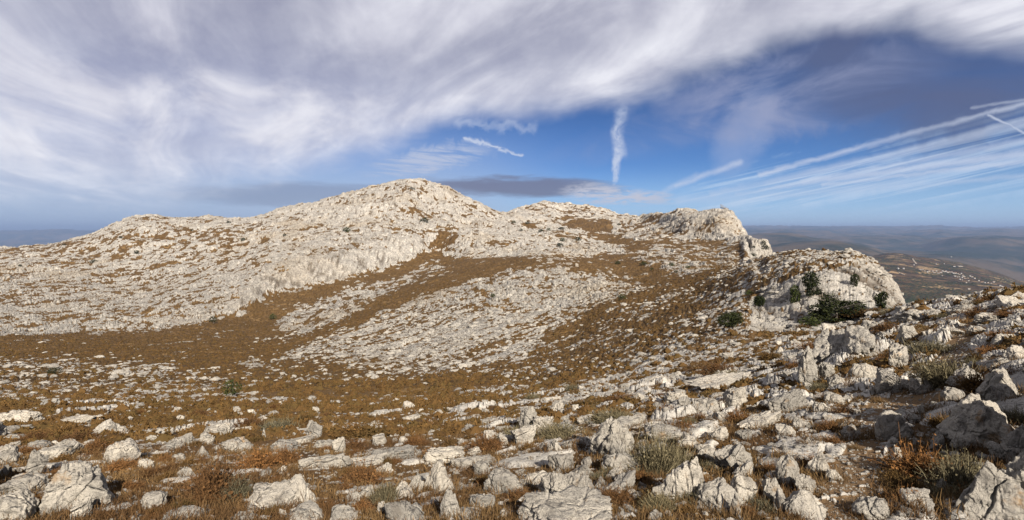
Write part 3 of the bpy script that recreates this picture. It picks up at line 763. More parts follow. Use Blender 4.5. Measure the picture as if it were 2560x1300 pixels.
def far_find(u, v, ymin=2300):
    c = int(round(float(np.interp(u, FUF, np.arange(len(FUF))))))
    Y = np.exp(FLR); vv = HOR - FZ[:, c] / Y * F
    ok = np.nonzero((vv <= v) & (Y >= ymin))[0]; r = ok[0] if len(ok) else len(Y) - 1
    return (u - 1280) / F * Y[r], Y[r], float(FZ[r, c])

# ------------------------------------------------------------------ the air
def haze():
    x0, x1, y0, y1, z0, z1 = -420000, 420000, -3000, 92000, float(min(FZ.min(), ZF.min())) - 1.0, max(float(ZF.max()), float(FZ.max())) + 12.0
    V = [(x, y, z) for z in (z0, z1) for y in (y0, y1) for x in (x0, x1)]
    Q = [(0, 2, 3, 1), (4, 5, 7, 6), (0, 1, 5, 4), (2, 6, 7, 3), (0, 4, 6, 2), (1, 3, 7, 5)]
    m = bpy.data.materials.new('haze'); m.use_nodes = True
    N = NT(m.node_tree)
    pv = N.node('ShaderNodeVolumePrincipled')
    pv.inputs['Color'].default_value = (*HAZE_COL, 1)
    pv.inputs['Density'].default_value = HAZE_D
    pv.inputs['Anisotropy'].default_value = 0.0
    o = N.node('ShaderNodeOutputMaterial'); N.l.new(pv.outputs[0], o.inputs['Volume'])
    me = np_mesh('haze', V, np.array(Q), m, False)
    link(bpy.data.objects.new('haze', me), None, 'thin blue-grey haze lying over the valley and the far ridges', 'haze', 'stuff')
HAZE_COL = (0.20, 0.275, 0.44)
HAZE_D = 3.8e-5
haze()
print('far', round(time.time() - T0, 1))

# ------------------------------------------------------------------ 3-D noise for small meshes
def h3f(ix, iy, iz, seed):
    return h2f(ix + iz * 7919, iy + iz * 104729, seed)
def vnoise3(p, seed):
    f = np.floor(p); i = f.astype(np.int64); t = (p - f); t = t * t * (3 - 2 * t)
    out = 0
    for a in (0, 1):
        for b in (0, 1):
            for c in (0, 1):
                w = (t[:, 0] if a else 1 - t[:, 0]) * (t[:, 1] if b else 1 - t[:, 1]) * (t[:, 2] if c else 1 - t[:, 2])
                out = out + w * h3f(i[:, 0] + a, i[:, 1] + b, i[:, 2] + c, seed)
    return out
def fbm3(p, seed, oct=4, gain=0.5):
    s = 0; a = 1; t = 0
    for k in range(oct):
        s = s + a * (vnoise3(p * 2 ** k + 3.7 * k, seed + k) - .5); t += a; a *= gain
    return s / t * 2
import bmesh
def ico(sub):
    bm = bmesh.new(); bmesh.ops.create_icosphere(bm, subdivisions=sub, radius=1)
    V = np.array([v.co[:] for v in bm.verts]); Fc = np.array([[v.index for v in f.verts] for f in bm.faces], np.int32)
    bm.free(); return V, Fc
ICO = {k: ico(k) for k in (1, 2, 3, 4, 5, 6)}

def rock_shape(kind, seed, sub):
    """unit rock: footprint -0.5..0.5, height 0..1"""
    rg = np.random.default_rng(seed)
    d, Fc = ICO[sub]
    pl = []; ds = []
    def add(n, k): n = np.array(n, float); pl.append(n / np.linalg.norm(n)); ds.append(k)
    j = lambda s=0.22: rg.normal(0, s)
    if kind in ('block', 'slab', 'long'):
        for sx in (-1, 1):
            add((sx, j(), j(.18)), .8); add((j(), sx, j(.18)), .8); add((j(.12), j(.12), sx), .8)
        for _ in range(7): add(rg.normal(0, 1, 3), rg.uniform(.95, 1.12))
    elif kind == 'spire':
        for a in np.linspace(0, 2 * math.pi, 5)[:-1] + rg.uniform(0, 1): add((math.cos(a), math.sin(a), .55 + j(.12)), .50 + j(.05))
        add((0, 0, -1), .6); add((j(.3), j(.3), 1), 1.15)
        for _ in range(4): add(rg.normal(0, 1, 3), rg.uniform(.8, 1.1))
    elif kind == 'jag':
        for a in rg.uniform(0, 2 * math.pi, 6): add((math.cos(a), math.sin(a), .35 + j(.3)), rg.uniform(.45, .75))
        add((0, 0, -1), .6); add((j(.5), j(.5), 1), .9); add((j(.8), j(.8), .7), .8)
        for _ in range(12): add(rg.normal(0, 1, 3), rg.uniform(.62, .95))
    else:   # boulder
        for _ in range(22): add(rg.normal(0, 1, 3), rg.uniform(.70, 1.0))
        add((0, 0, -1), .6)
    pl = np.array(pl); ds = np.array(ds)
    pw = {'boulder': 20, 'block': 44, 'slab': 40, 'long': 26, 'spire': 44, 'jag': 60}[kind]
    c = np.clip(d @ pl.T, 0, None) / ds
    r = (c ** pw).sum(1) ** (-1.0 / pw)
    p = d * r[:, None]
    r2 = 1 + 0.20 * fbm3(p * 1.6 + seed, seed, 3) - 0.24 * np.abs(fbm3(p * 2.7 + 5, seed + 9, 3)) + 0.10 * fbm3(p * 7, seed + 20, 3, .6)
    # fissures
    for _ in range(rg.integers(2, 5)):
        n = rg.normal(0, 1, 3) * np.array([1, 1, .35]); n /= np.linalg.norm(n); o = rg.uniform(-.45, .45)
        dd = p @ n - o + 0.10 * fbm3(p * 2.5, seed + 40, 3)
        r2 -= 0.20 * np.exp(-(dd / 0.035) ** 2) * rg.uniform(.4, 1.0)
        r2 += 0.09 * np.tanh(dd / 0.03) * rg.uniform(0, 1)
    # pits
    r2 -= 0.05 * np.clip(fbm3(p * 6 + 11, seed + 60, 2) - .25, 0, 1) * 2
    p = p * r2[:, None]
    if sub >= 4:
        p += 0.012 * fbm3(p * 22, seed + 80, 3, .6)[:, None] * d
    lo, hi = p.min(0), p.max(0)
    p = (p - (lo + hi) / 2) / (hi - lo)
    p[:, 2] += .5
    return p, Fc

def rock_material():
    m, N = new_mat('weathered_limestone')
    p = N.node('ShaderNodeNewGeometry').outputs['Position']
    oi = N.node('ShaderNodeObjectInfo').outputs['Random']
    tintc = N.mix(oi, (0.66, 0.655, 0.645), (1.08, 1.05, 1.0))
    c, n1, n2, n3 = limestone_color(N, p, 1.4, tintc)
    # brownish earth stain rising from the foot, thin dark rills on top
    st = N.noise(N.v('MULTIPLY', p, (5.0, 5.0, 1.2)), 1.0, 5, .65)
    c = N.mix(N.ramp(st, .60, .72, 0, .55), c, (0.14, 0.115, 0.09))
    h = N.m('ADD', N.m('MULTIPLY', N.noise(p, 9.0, 8, .72), 1.0), N.m('MULTIPLY', N.noise(p, 60.0, 3, .6), 0.18))
    vr = N.voro(p, 5.0, 'DISTANCE_TO_EDGE')
    h = N.m('ADD', h, N.ramp(vr, 0.0, 0.06, 0.0, 0.22))
    nb = bump(N, h, 1.0, 0.10)
    principled(N, c, 0.93, nb, 0.12)
    return m
MR = rock_material()
_rm = {}
def rock_mesh(kind, seed, sub, tag=''):
    k = (kind, seed, sub)
    if k not in _rm:
        p, Fc = rock_shape(kind, seed, sub)
        _rm[k] = np_mesh('limestone_rock', p, Fc, MR, True)
        bpy.context.evaluated_depsgraph_get if False else None
    return _rm[k]

STRIKE = math.atan2(.714, .70)
ROCKS = []          # dicts: u v w h kind X Y (all placed rocks)
def add_rock(u, v, w, h, kind='boulder', rz=None, lean=0.0, deep=None, seed=None, phrase=None, sub=None, sink=0.24):
    X, Y, Z = find(u, v)
    seed = seed if seed is not None else int(u * 7 + v * 13) % 9973
    rr = random.Random(seed)
    W, H = w / F * Y, h / F * Y
    if deep is None: deep = {'slab': .55, 'long': .34, 'spire': .9, 'jag': .8, 'block': .8, 'boulder': .85}[kind]
    if rz is None:
        rz = STRIKE + rr.uniform(-.2, .2) if kind in ('slab', 'long') else rr.uniform(-.5, .5)
        if kind in ('slab', 'long') and u < 1500: rz -= .35
    if kind in ('slab', 'long'): W = W / max(.6, abs(math.cos(rz)))
    Dp = W * deep
    hz = H * (0.92 if h > w * .5 else 0.80) + sink * H
    Yc = Y + Dp * .40; Xc = (u - 1280) / F * Yc
    zg = float(ground(Xc, Yc)); zf = float(Z)
    z = min(zg, zf + 0.25 * H) - sink * H
    big = max(w, h)
    sub = sub or (6 if big > 130 else 5 if big > 34 else 4)
    me = rock_mesh(kind, seed if big > 48 else seed % 9, sub)
    o = bpy.data.objects.new('limestone_rock', me)
    o.location = (Xc, Yc, z); o.scale = (W, Dp, hz)
    o.rotation_euler = (rr.uniform(-.06, .06), lean, rz)
    ROCKS.append(dict(o=o, u=u, v=v, w=w, h=h, kind=kind, X=Xc, Y=Yc, phrase=phrase))
    return o

# the rocks one can pick out in the photo: (u, foot row, width, height, form, options)
LIST = [
 (212,1288,178,136,'jag',dict(phrase='largest grey boulder with cleft top standing in the lower left corner', rz=.3, seed=5)),
 (62,1247,88,58,'block',dict(phrase='square grey block with dark cleft beside the largest cleft boulder')),
 (72,1192,50,66,'slab',dict(phrase='leaning rounded slab tilted right above the square grey block', lean=.35, rz=.2)),
 (40,1312,120,78,'boulder',dict(phrase='rough pale boulder filling the very bottom left corner')),
 (205,1300,40,56,'block',dict(phrase='small cracked upright block leaning on the foot of the largest boulder')),
 (262,1092,96,50,'spire',dict(phrase='sunlit pyramid shaped rock with smooth pale face above the left rubble', seed=3)),
 (130,1152,88,42,'boulder',{}),(172,1134,62,38,'boulder',{}),(300,1160,104,56,'boulder',dict(phrase='broad low pitted boulder with brown bush at its left foot')),
 (40,1062,104,42,'long',{}),(185,1062,140,38,'boulder',dict(phrase='long shadowed ledge with deep dark hollow under the valley scrub')),(18,1162,64,52,'boulder',{}),(12,1196,42,38,'jag',{}),
 (383,1284,60,52,'block',dict(phrase='squared angular rock left of the big brown bush near the bottom')),(338,1262,40,24,'slab',dict(phrase='thin wedge shaped stone slanting up out of dark brown soil', lean=-.4)),
 (95,1126,52,26,'boulder',{}),(30,1106,62,28,'boulder',{}),(120,1255,46,34,'jag',{}),(290,1255,34,22,'jag',{}),
 (345,1075,46,16,'long',{}),(395,1092,70,24,'long',{}),(420,1130,60,22,'boulder',{}),
 (545,1093,62,36,'block',dict(phrase='flat bottomed block propped on stones with tiny pointed stone on top')),
 (548,1056,9,9,'jag',{}),(660,1098,17,32,'spire',dict(phrase='small sharp white spike of rock standing alone among brown scrub', seed=8, deep=.5)),
 (791,1100,50,54,'jag',dict(phrase='cracked white stump of rock standing on the edge of the slope', seed=21)),
 (847,1133,34,44,'block',dict(phrase='upright flat faced slab with straight dark right edge', rz=.5, seed=2)),
 (585,1132,74,40,'boulder',dict(phrase='pale rounded outcrop with dark eye shaped hole behind brown bushes')),
 (708,1132,74,36,'boulder',dict(phrase='shaded rock with deep dark cracks left of the flat faced slab')),
 (815,1176,130,44,'long',dict(phrase='long low slab running right below the flat faced upright slab')),
 (752,1268,130,88,'jag',dict(phrase='large grey rock with raised pointed right end near bottom', seed=11)),
 (668,1282,150,70,'boulder',dict(phrase='smooth dark dome of rock half hidden by the big brown bush', seed=14)),
 (505,1143,42,32,'spire',{}),(455,1117,62,36,'boulder',{}),(445,1157,56,28,'jag',{}),(548,1152,32,16,'boulder',{}),
 (500,1068,34,15,'long',{}),(605,1080,44,16,'long',{}),(465,1080,50,16,'long',{}),(440,1118,44,24,'boulder',{}),
 (745,1110,70,16,'long',{}),(820,1090,30,14,'boulder',{}),(805,1120,60,22,'long',{}),
 (612,1306,70,20,'boulder',{}),(760,1308,100,36,'boulder',{}),(860,1316,70,46,'boulder',{}),(470,1306,120,24,'boulder',{}),(705,1300,20,28,'block',{}),
 (878,1266,52,38,'boulder',{}),(915,1250,46,38,'jag',{}),
 (985,1152,150,34,'long',dict(phrase='long flat ledge crossing the centre above the broken boulders')),(905,1170,120,26,'long',{}),
 (1110,1160,108,46,'block',dict(phrase='smooth sloping slab with dark hollow under its right end', deep=.6)),
 (1106,1238,98,88,'jag',dict(phrase='big peaked boulder with dark shadow along its right side at centre', seed=31)),
 (1040,1240,72,60,'spire',dict(phrase='shadowed pointed rock leaning against the peaked central boulder')),
 (1010,1250,58,40,'boulder',dict(phrase='bright white rounded rock left of the peaked central boulder')),
 (1015,1316,104,70,'boulder',dict(phrase='lichen spotted dome of rock cut by the bottom edge at centre', seed=17)),
 (958,1292,34,40,'jag',{}),(1122,1302,58,84,'jag',dict(phrase='narrow standing rock with black cleft on its right at bottom centre')),
 (1206,1276,68,40,'block',{}),(1205,1192,44,36,'block',dict(phrase='small striped upright rock standing in brown grass')),
 (1262,1244,116,62,'block',dict(phrase='broad squared pale block with straight upper edge right of centre', seed=6, rz=.1)),
 (1190,1172,120,30,'long',{}),(1175,1083,48,24,'boulder',dict(phrase='single bright boulder lying in scrub on the slope right of centre')),
 (1088,1086,38,15,'long',{}),(1021,1026,28,26,'jag',dict(phrase='small upright stack of white stones far down on the scrub slope')),
 (1255,1076,38,14,'long',{}),(1230,1056,42,15,'long',{}),(1165,1306,84,28,'boulder',{}),(1262,1300,32,28,'jag',{}),(958,1137,46,20,'boulder',{}),(1010,1112,28,22,'jag',{}),
 (1318,1077,44,54,'boulder',dict(phrase='tall egg shaped boulder with speckled face right of centre', deep=.8, seed=4)),
 (1358,1080,50,34,'block',dict(phrase='cleft white block touching the tall egg shaped boulder')),
 (1395,1032,36,26,'boulder',{}),(1530,1146,116,90,'boulder',dict(phrase='very large pale slab covered in grey lichen right of centre', seed=23)),
 (1555,1188,96,44,'boulder',{}),(1660,1108,108,40,'block',dict(phrase='wide flat topped boulder above the tall grey green bush')),
 (1388,1146,42,40,'boulder',{}),(1358,1138,30,24,'boulder',{}),(1420,1138,30,30,'block',{}),(1408,1178,62,38,'slab',{}),
 (1456,1202,64,40,'jag',{}),(1540,1212,50,32,'boulder',{}),(1555,1238,60,36,'slab',dict(phrase='tilted pale slab above the dark patch of shade at bottom centre', lean=-.3)),
 (1502,1228,36,28,'boulder',{}),(1420,1268,130,72,'boulder',dict(phrase='smooth ribbed outcrop with shaded foot at bottom centre', seed=27)),
 (1350,1222,96,34,'jag',{}),(1300,1230,50,30,'boulder',{}),
 (1410,1345,260,66,'slab',dict(phrase='flat weathered ledge spreading along the bottom edge', rz=.1, deep=.7)),
 (1698,1262,128,104,'jag',dict(phrase='big sloping rock face right of the dark shaded gap at bottom', rz=-.5, seed=41)),
 (1310,1112,62,42,'slab',{}),(1452,1112,42,24,'boulder',{}),(1582,1248,24,18,'boulder',{}),(1470,1175,30,26,'boulder',{}),(1480,1060,90,26,'long',{}),(1560,1075,120,30,'long',{}),(1640,1080,60,26,'block',{}),(1720,1130,70,34,'boulder',{}),(1690,1010,60,28,'boulder',{}),
 (2020,966,62,88,'jag',dict(phrase='tall leaning slab with black gap on its left edge', rz=.6, seed=51)),
 (2082,902,84,58,'slab',dict(phrase='white slab sloping up right behind the tall leaning slab', lean=-.35)),
 (2148,897,84,54,'slab',dict(phrase='gleaming white slab with straight cracks beside a black notch', lean=-.3, seed=52)),
 (2066,952,36,38,'block',{}),(2093,972,40,30,'boulder',{}),(2158,958,62,44,'boulder',dict(phrase='rounded boulder of joined blocks below the gleaming white slab')),
 (1975,1035,110,60,'long',{}),(1838,1022,70,46,'block',{}),(1800,968,190,34,'long',dict(phrase='very long rib of rock slanting across the right slope')),(1765,1032,64,34,'boulder',{}),
 (1900,1075,120,44,'long',{}),(1855,1172,66,70,'slab',dict(phrase='bright white tilted slab among brown grass on the right slope', lean=-.5)),(1862,1196,62,40,'long',{}),
 (1790,1284,124,64,'boulder',dict(phrase='broad grey outcrop left of the thin pink wedge stone', seed=61)),(1866,1262,74,62,'boulder',{}),(1837,1300,34,62,'spire',dict(phrase='thin pinkish wedge stone standing at the bottom edge')),
 (1980,1222,68,66,'jag',dict(phrase='shaded grey boulder in the middle of the rock cluster beside the path', seed=63)),(2036,1192,66,52,'jag',{}),(1930,1262,66,62,'jag',{}),(2012,1238,44,40,'block',{}),(2082,1204,38,24,'boulder',{}),
 (1955,1288,54,48,'boulder',{}),(2012,1306,96,58,'boulder',{}),(2130,1102,42,30,'jag',{}),(1960,1092,44,24,'boulder',{}),(2000,1075,50,26,'boulder',{}),(2052,1040,44,30,'boulder',{}),(2085,1015,44,26,'boulder',{}),
 (2272,862,48,42,'jag',dict(phrase='bright ragged white rock standing left of the path', seed=71)),(2288,806,92,36,'boulder',dict(phrase='broad pale outcrop just below the right skyline')),(2335,796,44,24,'boulder',{}),(2402,792,44,32,'jag',{}),
 (2285,771,30,17,'boulder',{}),(2318,766,24,15,'boulder',{}),(2350,772,20,15,'spire',{}),(2378,768,34,14,'boulder',{}),(2424,768,40,18,'boulder',{}),(2458,752,34,20,'boulder',{}),(2510,743,54,28,'boulder',dict(phrase='rounded white rock on the highest point of the right skyline')),(2548,752,38,24,'boulder',{}),
 (2530,776,58,24,'slab',dict(phrase='long smooth slab slanting up right in golden grass', lean=-.25)),(2180,832,50,32,'boulder',{}),(2215,845,40,20,'boulder',{}),(2250,922,48,54,'slab',dict(phrase='upright narrow slab leaning right beside the path', lean=-.2)),
 (2166,952,58,34,'boulder',{}),(2216,986,58,50,'block',dict(phrase='pale cracked block left of the path bend')),(2256,978,48,24,'boulder',{}),(2382,838,66,22,'long',{}),(2472,812,66,30,'block',{}),(2505,866,56,32,'jag',{}),(2440,838,40,24,'boulder',{}),
 (2462,1128,170,124,'jag',dict(phrase='huge pale sloping rock face at the right edge', rz=.25, seed=81)),
 (2515,1010,110,90,'jag',dict(phrase='jumbled high grey rocks behind the huge pale sloping face', rz=.4, seed=82)),
 (2420,968,80,46,'jag',{}),(2380,1010,50,44,'boulder',{}),(2478,1332,180,168,'jag',dict(phrase='jagged grey rock with torn crest in the bottom right corner', seed=83)),(2555,1310,90,190,'jag',dict(phrase='dark upright rock cut by the right edge near the bottom', seed=84)),
 (2565,1160,80,92,'jag',{}),(2400,1060,44,36,'jag',{}),(2440,1050,60,50,'jag',{}),(2400,1130,40,30,'jag',{}),(2520,1160,70,40,'block',{}),(2470,1165,50,26,'jag',{}),(2375,1090,34,24,'block',{}),(2350,1040,38,26,'jag',{}),(2232,1102,92,66,'jag',dict(phrase='broken boulder standing in the middle of the stony path', seed=85)),(2242,1168,28,46,'jag',{}),(2345,1134,46,46,'jag',dict(phrase='small ribbed rock left of the huge pale sloping face')),
 (2180,1305,96,44,'boulder',{}),(2126,1102,36,28,'spire',{}),(2490,925,70,34,'jag',{}),(2545,905,60,40,'jag',{}),(2290,1060,36,20,'boulder',{}),(2310,1045,30,26,'boulder',{}),
]
for u, v, w_, h_, k, kw in LIST: add_rock(u, v, w_ * (1.06 if u > 1300 else 1), h_ * (1.22 if u > 1300 and u < 2380 and v > 860 and k != 'long' else 1), k, **kw)
# a few more beside the frame whose shadows fall into it
for u, v, w_, h_, k in ((-160,1300,200,150,'jag'),(2800,1290,380,380,'jag'),(2960,1090,330,330,'jag'),(3150,1250,440,500,'block'),(2660,940,150,120,'block'),(-80,1240,150,120,'boulder'),(-60,1110,110,60,'boulder'),(2700,820,120,60,'boulder')):
    add_rock(u, v, w_, h_, k)
NAMED = len(ROCKS)
rr = random.Random(11)
def clear(u, v, w, pad=0.8):
    for q in ROCKS:
        if abs(q['u'] - u) < (q['w'] + w) * .5 * pad and -w * .35 < q['v'] - v + 0 < q['h'] * .8: return False
    return True
tries = 0
while len(ROCKS) < 300 and tries < 60000:
    tries += 1
    u = rr.uniform(-20, 2580)
    vmin = 1030 - 60 * sstep(np.array(u), 1200., 1500.) - 200 * sstep(np.array(u), 1500., 2250.)
    v = rr.uniform(float(vmin), 1310)
    pth = float(sample(path, *find(u, v)[:2]))
    if pth > .3 and rr.random() < .9: continue
    sz = (0.045 * (v - float(vmin)) + 16) * rr.uniform(.8, 2.1) * (1.0 if 300 < u < 1500 else 1.25)
    if 230 < u < 720 and v > 1170 and rr.random() < .75: continue
    h_ = sz * rr.uniform(.4, .8)
    if not clear(u, v, sz, .85): continue
    kind = rr.choice(['boulder', 'boulder', 'jag', 'block', 'long', 'slab', 'jag'])
    if kind == 'long': sz *= 1.7; h_ *= .7
    add_rock(u, v, sz, h_, kind, seed=rr.randrange(9))
print('rocks', len(ROCKS), round(time.time() - T0, 1))

# labels: landmarks by their own look, the rest by where they lie from the nearest landmark
SH_N = dict(boulder='rounded', jag='jagged', block='blocky', long='long low', slab='tilted', spire='pointed')
MARKS = [q for q in ROCKS if q['phrase']]
SHORT = {}
def short(ph):
    w_ = ph.split(); cut = None
    for i, x in enumerate(w_):
        if x in ('in', 'above', 'beside', 'with', 'among', 'near', 'behind', 'at', 'left', 'right', 'on', 'under', 'below', 'standing', 'lying', 'filling', 'running', 'crossing', 'leaning', 'touching', 'covered', 'slanting', 'spreading', 'cut', 'half', 'propped', 'out', 'tilted') and i >= 3: cut = i; break
    return ' '.join(w_[:cut or len(w_)][:6])
seen = {}
for q in MARKS:
    s_ = short(q['phrase'])
    q['short'] = s_
used = set()
for q in MARKS:
    link(q['o'], None, q['phrase'], 'rock', None, 'limestone rocks of the near slope'); used.add(q['phrase'])
slots = {}
for q in ROCKS:
    if q['phrase']: continue
    m = min(MARKS, key=lambda k: ((k['u'] - q['u']) ** 2 + (1.6 * (k['v'] - q['v'])) ** 2))
    du, dv = q['u'] - m['u'], q['v'] - m['v']
    if abs(du) > 1.3 * abs(dv): dr = 'right of' if du > 0 else 'left of'
    else: dr = 'below' if dv > 0 else 'above'
    sz = 'small' if q['w'] < 34 else 'middling' if q['w'] < 70 else 'big'
    key = (m['short'], dr, sz, SH_N[q['kind']])
    slots.setdefault(key, []).append((abs(du) + abs(dv), q, m))
ORD = ['nearest', 'second nearest', 'third nearest', 'fourth nearest', 'fifth nearest', 'sixth nearest', 'seventh nearest']
for (ms, dr, sz, sh), L in slots.items():
    L.sort(key=lambda t: t[0])
    for i, (_, q, m) in enumerate(L):
        lab = f"{sz} {sh} rock {dr} the {ms}" if len(L) == 1 else f"{ORD[min(i,6)]} {sz} {sh} rock {dr} the {ms}"
        assert lab not in used or i > 6; used.add(lab)
        link(q['o'], None, lab, 'rock', None, 'limestone rocks of the near slope')

# ------------------------------------------------------------------ loose stones (uncountable)
def merge(protos, places, name, mat, label, cat, kind='stuff', attr_keys=()):
    """protos: list of (V, F, attrs); places: (proto index, x,y,z, sx,sy,sz, rz, tone)"""
    VV, FF, AA, off = [], [], [], 0
    for pi, x, y, z, sx, sy, sz, rz, tone in places:
        V, Fc, A = protos[pi]
        c, s = math.cos(rz), math.sin(rz)
        W = V * (sx, sy, sz)
        q = np.empty_like(W); q[:, 0] = W[:, 0] * c - W[:, 1] * s + x; q[:, 1] = W[:, 0] * s + W[:, 1] * c + y; q[:, 2] = W[:, 2] + z
        VV.append(q.astype(np.float32)); FF.append(Fc + off); off += len(V)
        AA.append((A if A is not None else np.zeros(len(V))) * 0.6 + tone * 0.4)
    me = np_mesh(name, np.concatenate(VV), np.concatenate(FF), mat, False, dict(tone=np.concatenate(AA)))
    return link(bpy.data.objects.new(name, me), None, label, cat, kind)
def scatter(n, ymin, ymax, seed, umin=-60, umax=2620):
    rg = np.random.default_rng(seed)
    # uniform over the picture rows of the near ground: pick rows by their picture spacing
    r0, r1 = np.searchsorted(Yr, ymin), np.searchsorted(Yr, min(ymax, YE - 1))
    c = col_of(rg.uniform(umin, umax, n)).astype(int)
    r = rg.integers(r0, r1, n)
    return r, c
protos = [(rock_shape(k, s, 2)[0], ICO[2][1], None) for k, s in (('jag', 1), ('jag', 2), ('boulder', 3), ('block', 4), ('slab', 5), ('jag', 6), ('block', 8))]
pl = []
r_, c_ = scatter(42000, 2.2, 26, 5)
for r, c in zip(r_, c_):
    Y = Yr[r]; X = Xg[r, c]; pa = path[r, c]; rk = ATT['rock'][r, c]
    if rr.random() > ((.50 if Xg[r, c] > -.5 else .34) + .68 * pa + .3 * band[r, c]): continue
    px_ = rr.paretovariate(1.8) * 4.0
    if px_ > (34 if Xg[r, c] > 0 and pa < .4 else 18): continue
    s = px_ / F * max(Y, 2.6) * (0.75 if pa > .5 else 1)
    s = min(s, .22 if pa > .4 else .5)
    pl.append((rr.randrange(7), X, Y, ZF[r, c] - .25 * s, s, s * rr.uniform(.6, 1.1), s * rr.uniform(.4, .85), rr.uniform(0, 6.28), rr.random()))
merge(protos, pl, 'loose_stones', MR, 'countless pale pebbles and broken stones strewn over the near slope and path', 'loose stones')
# white stones and low outcrops farther down the slope
pl = []
r_, c_ = scatter(26000, 12, 260, 6)
for r, c in zip(r_, c_):
    Y = Yr[r]; X = Xg[r, c]; dn = dens[r, c]
    if rr.random() > dn * .9: continue
    px_ = rr.paretovariate(1.9) * 5.0
    if px_ > 26: continue
    s = px_ / F * Y
    if s > 2.2: continue
    pl.append((rr.randrange(7), X, Y, ZF[r, c] - .3 * s * .5, s * rr.uniform(1, 1.7), s * .8, s * rr.uniform(.30, .6), STRIKE + rr.uniform(-.5, .5), rr.random()))
merge(protos, pl, 'rubble', MR, 'countless white rubble blocks lying between scrub down to the valley', 'rubble')
print('stones', round(time.time() - T0, 1))

# ------------------------------------------------------------------ plants
def strands(n, seed, spread, height, width, droop=.25, lean=0.0, heads=0, head=.02, base=.12, seg=3, up=0.55):
    """thin bent twigs or blades; returns V, F (quads as two triangles), tone"""
    rg = np.random.default_rng(seed)
    az = rg.uniform(0, 2 * math.pi, n); el = np.arcsin(np.clip(rg.uniform(up - .35, 1.0, n), 0.12, 1))
    L = rg.uniform(.55, 1.0, n)
    # dome-shaped outline with uneven lobes
    lob = 0.78 + 0.26 * np.sin(az * 3 + seed) * np.cos(el * 2) + rg.normal(0, .07, n)
    dx, dy, dz = np.cos(az) * np.cos(el) * spread, np.sin(az) * np.cos(el) * spread, np.sin(el) * height
    bx, by = rg.normal(0, base, n) * spread, rg.normal(0, base, n) * spread
    tone = rg.random(n)
    side = rg.uniform(0, math.pi, n)
    V, Fc, A = [], [], []
    ts = np.linspace(0, 1, seg + 1)
    cen = []
    for t in ts:
        k = L * lob * t
        wob = rg.normal(0, .018, (n, 3)) * (t > 0)
        p = np.stack([bx + dx * k + wob[:, 0] + lean * k * .2, by + dy * k + wob[:, 1], dz * k * (1 - droop * t * t * np.cos(el)) + wob[:, 2]], -1)
        cen.append(p)
    sx, sy = np.cos(side), np.sin(side)
    for i, t in enumerate(ts):
        wd = width * (1 - .65 * t)
        off = np.stack([sx * wd, sy * wd, np.zeros(n)], -1) * .5
        V.append(cen[i] - off); V.append(cen[i] + off); A += [tone, tone]
    V = np.stack(V, 1)                      # n, 2*(seg+1), 3
    A = np.stack(A, 1)
    m = 2 * (seg + 1)
    F1_ = []
    for i in range(seg):
        a = 2 * i
        F1_ += [[a, a + 1, a + 3], [a, a + 3, a + 2]]
    Fb = np.array(F1_)[None] + (np.arange(n) * m)[:, None, None]
    Vs, Fs, As = [V.reshape(-1, 3)], [Fb.reshape(-1, 3)], [A.reshape(-1)]
    off = n * m
    if heads:
        idx = rg.integers(0, n, heads); tt = rg.uniform(.45, 1.0, heads)
        ii = np.minimum((tt * seg).astype(int), seg - 1); ft = tt * seg - ii
        C = np.stack(cen, 1)
        pc = C[idx, ii] * (1 - ft[:, None]) + C[idx, ii + 1] * ft[:, None]
        pc = pc + rg.normal(0, .02, pc.shape)
        hs = head * rg.uniform(.5, 1.4, heads)
        tri = rg.normal(0, 1, (heads, 2, 3, 3)); tri -= tri.mean(2, keepdims=True)
        tri /= np.linalg.norm(tri, axis=-1, keepdims=True) + 1e-9
        Vh = pc[:, None, None] + tri * hs[:, None, None, None]
        Vs.append(Vh.reshape(-1, 3)); Fs.append(np.arange(heads * 6).reshape(-1, 3) + off)
        As.append(np.repeat(rg.random(heads) * .5 + .5, 6))
    return np.concatenate(Vs), np.concatenate(Fs), np.concatenate(As)

def plant_material(name, a, b, c3=None, rough=.95):
    m, N = new_mat(name)
    t = N.attr('tone')
    p = N.node('ShaderNodeNewGeometry').outputs['Position']
    oi = N.node('ShaderNodeObjectInfo').outputs['Random']
    col = N.mix(t, a, b)
    if c3: col = N.mix(N.ramp(N.noise(p, 1.1, 3, .6), .45, .62, 0, .8), col, c3)
    col = N.mix(1.0, col, N.mix(oi, (.78, .80, .82), (1.18, 1.14, 1.05)), 'MULTIPLY')
    pr = principled(N, col, rough, None, .1)
    return m
MB = plant_material('dry_brown_twigs', (0.032, 0.017, 0.008), (0.17, 0.085, 0.032))
MO = plant_material('rusty_twigs', (0.055, 0.027, 0.011), (0.205, 0.100, 0.036))
MS = plant_material('sage_twigs', (0.050, 0.042, 0.022), (0.20, 0.168, 0.10))
MG = plant_material('golden_grass', (0.050, 0.028, 0.012), (0.27, 0.165, 0.070), (0.095, 0.050, 0.021))
MC = plant_material('scrub_cushions', (0.045, 0.025, 0.009), (0.150, 0.084, 0.028), (0.080, 0.052, 0.018))
MLF = plant_material('evergreen_leaves', (0.010, 0.014, 0.005), (0.034, 0.040, 0.013))
MLG = plant_material('fresh_green_leaves', (0.018, 0.028, 0.007), (0.060, 0.070, 0.020))
def bark():
    m, N = new_mat('grey_bark'); p = N.node('ShaderNodeNewGeometry').outputs['Position']
    n = N.noise(N.v('MULTIPLY', p, (6, 6, 1.5)), 1.5, 5, .7)
    principled(N, N.mix(n, (.07, .055, .04), (.22, .19, .15)), .95, bump(N, n, .6, .05)); return m
MBK = bark()
def pm(name, vfa, mat):
    return np_mesh(name, vfa[0], vfa[1], mat, False, dict(tone=vfa[2]))
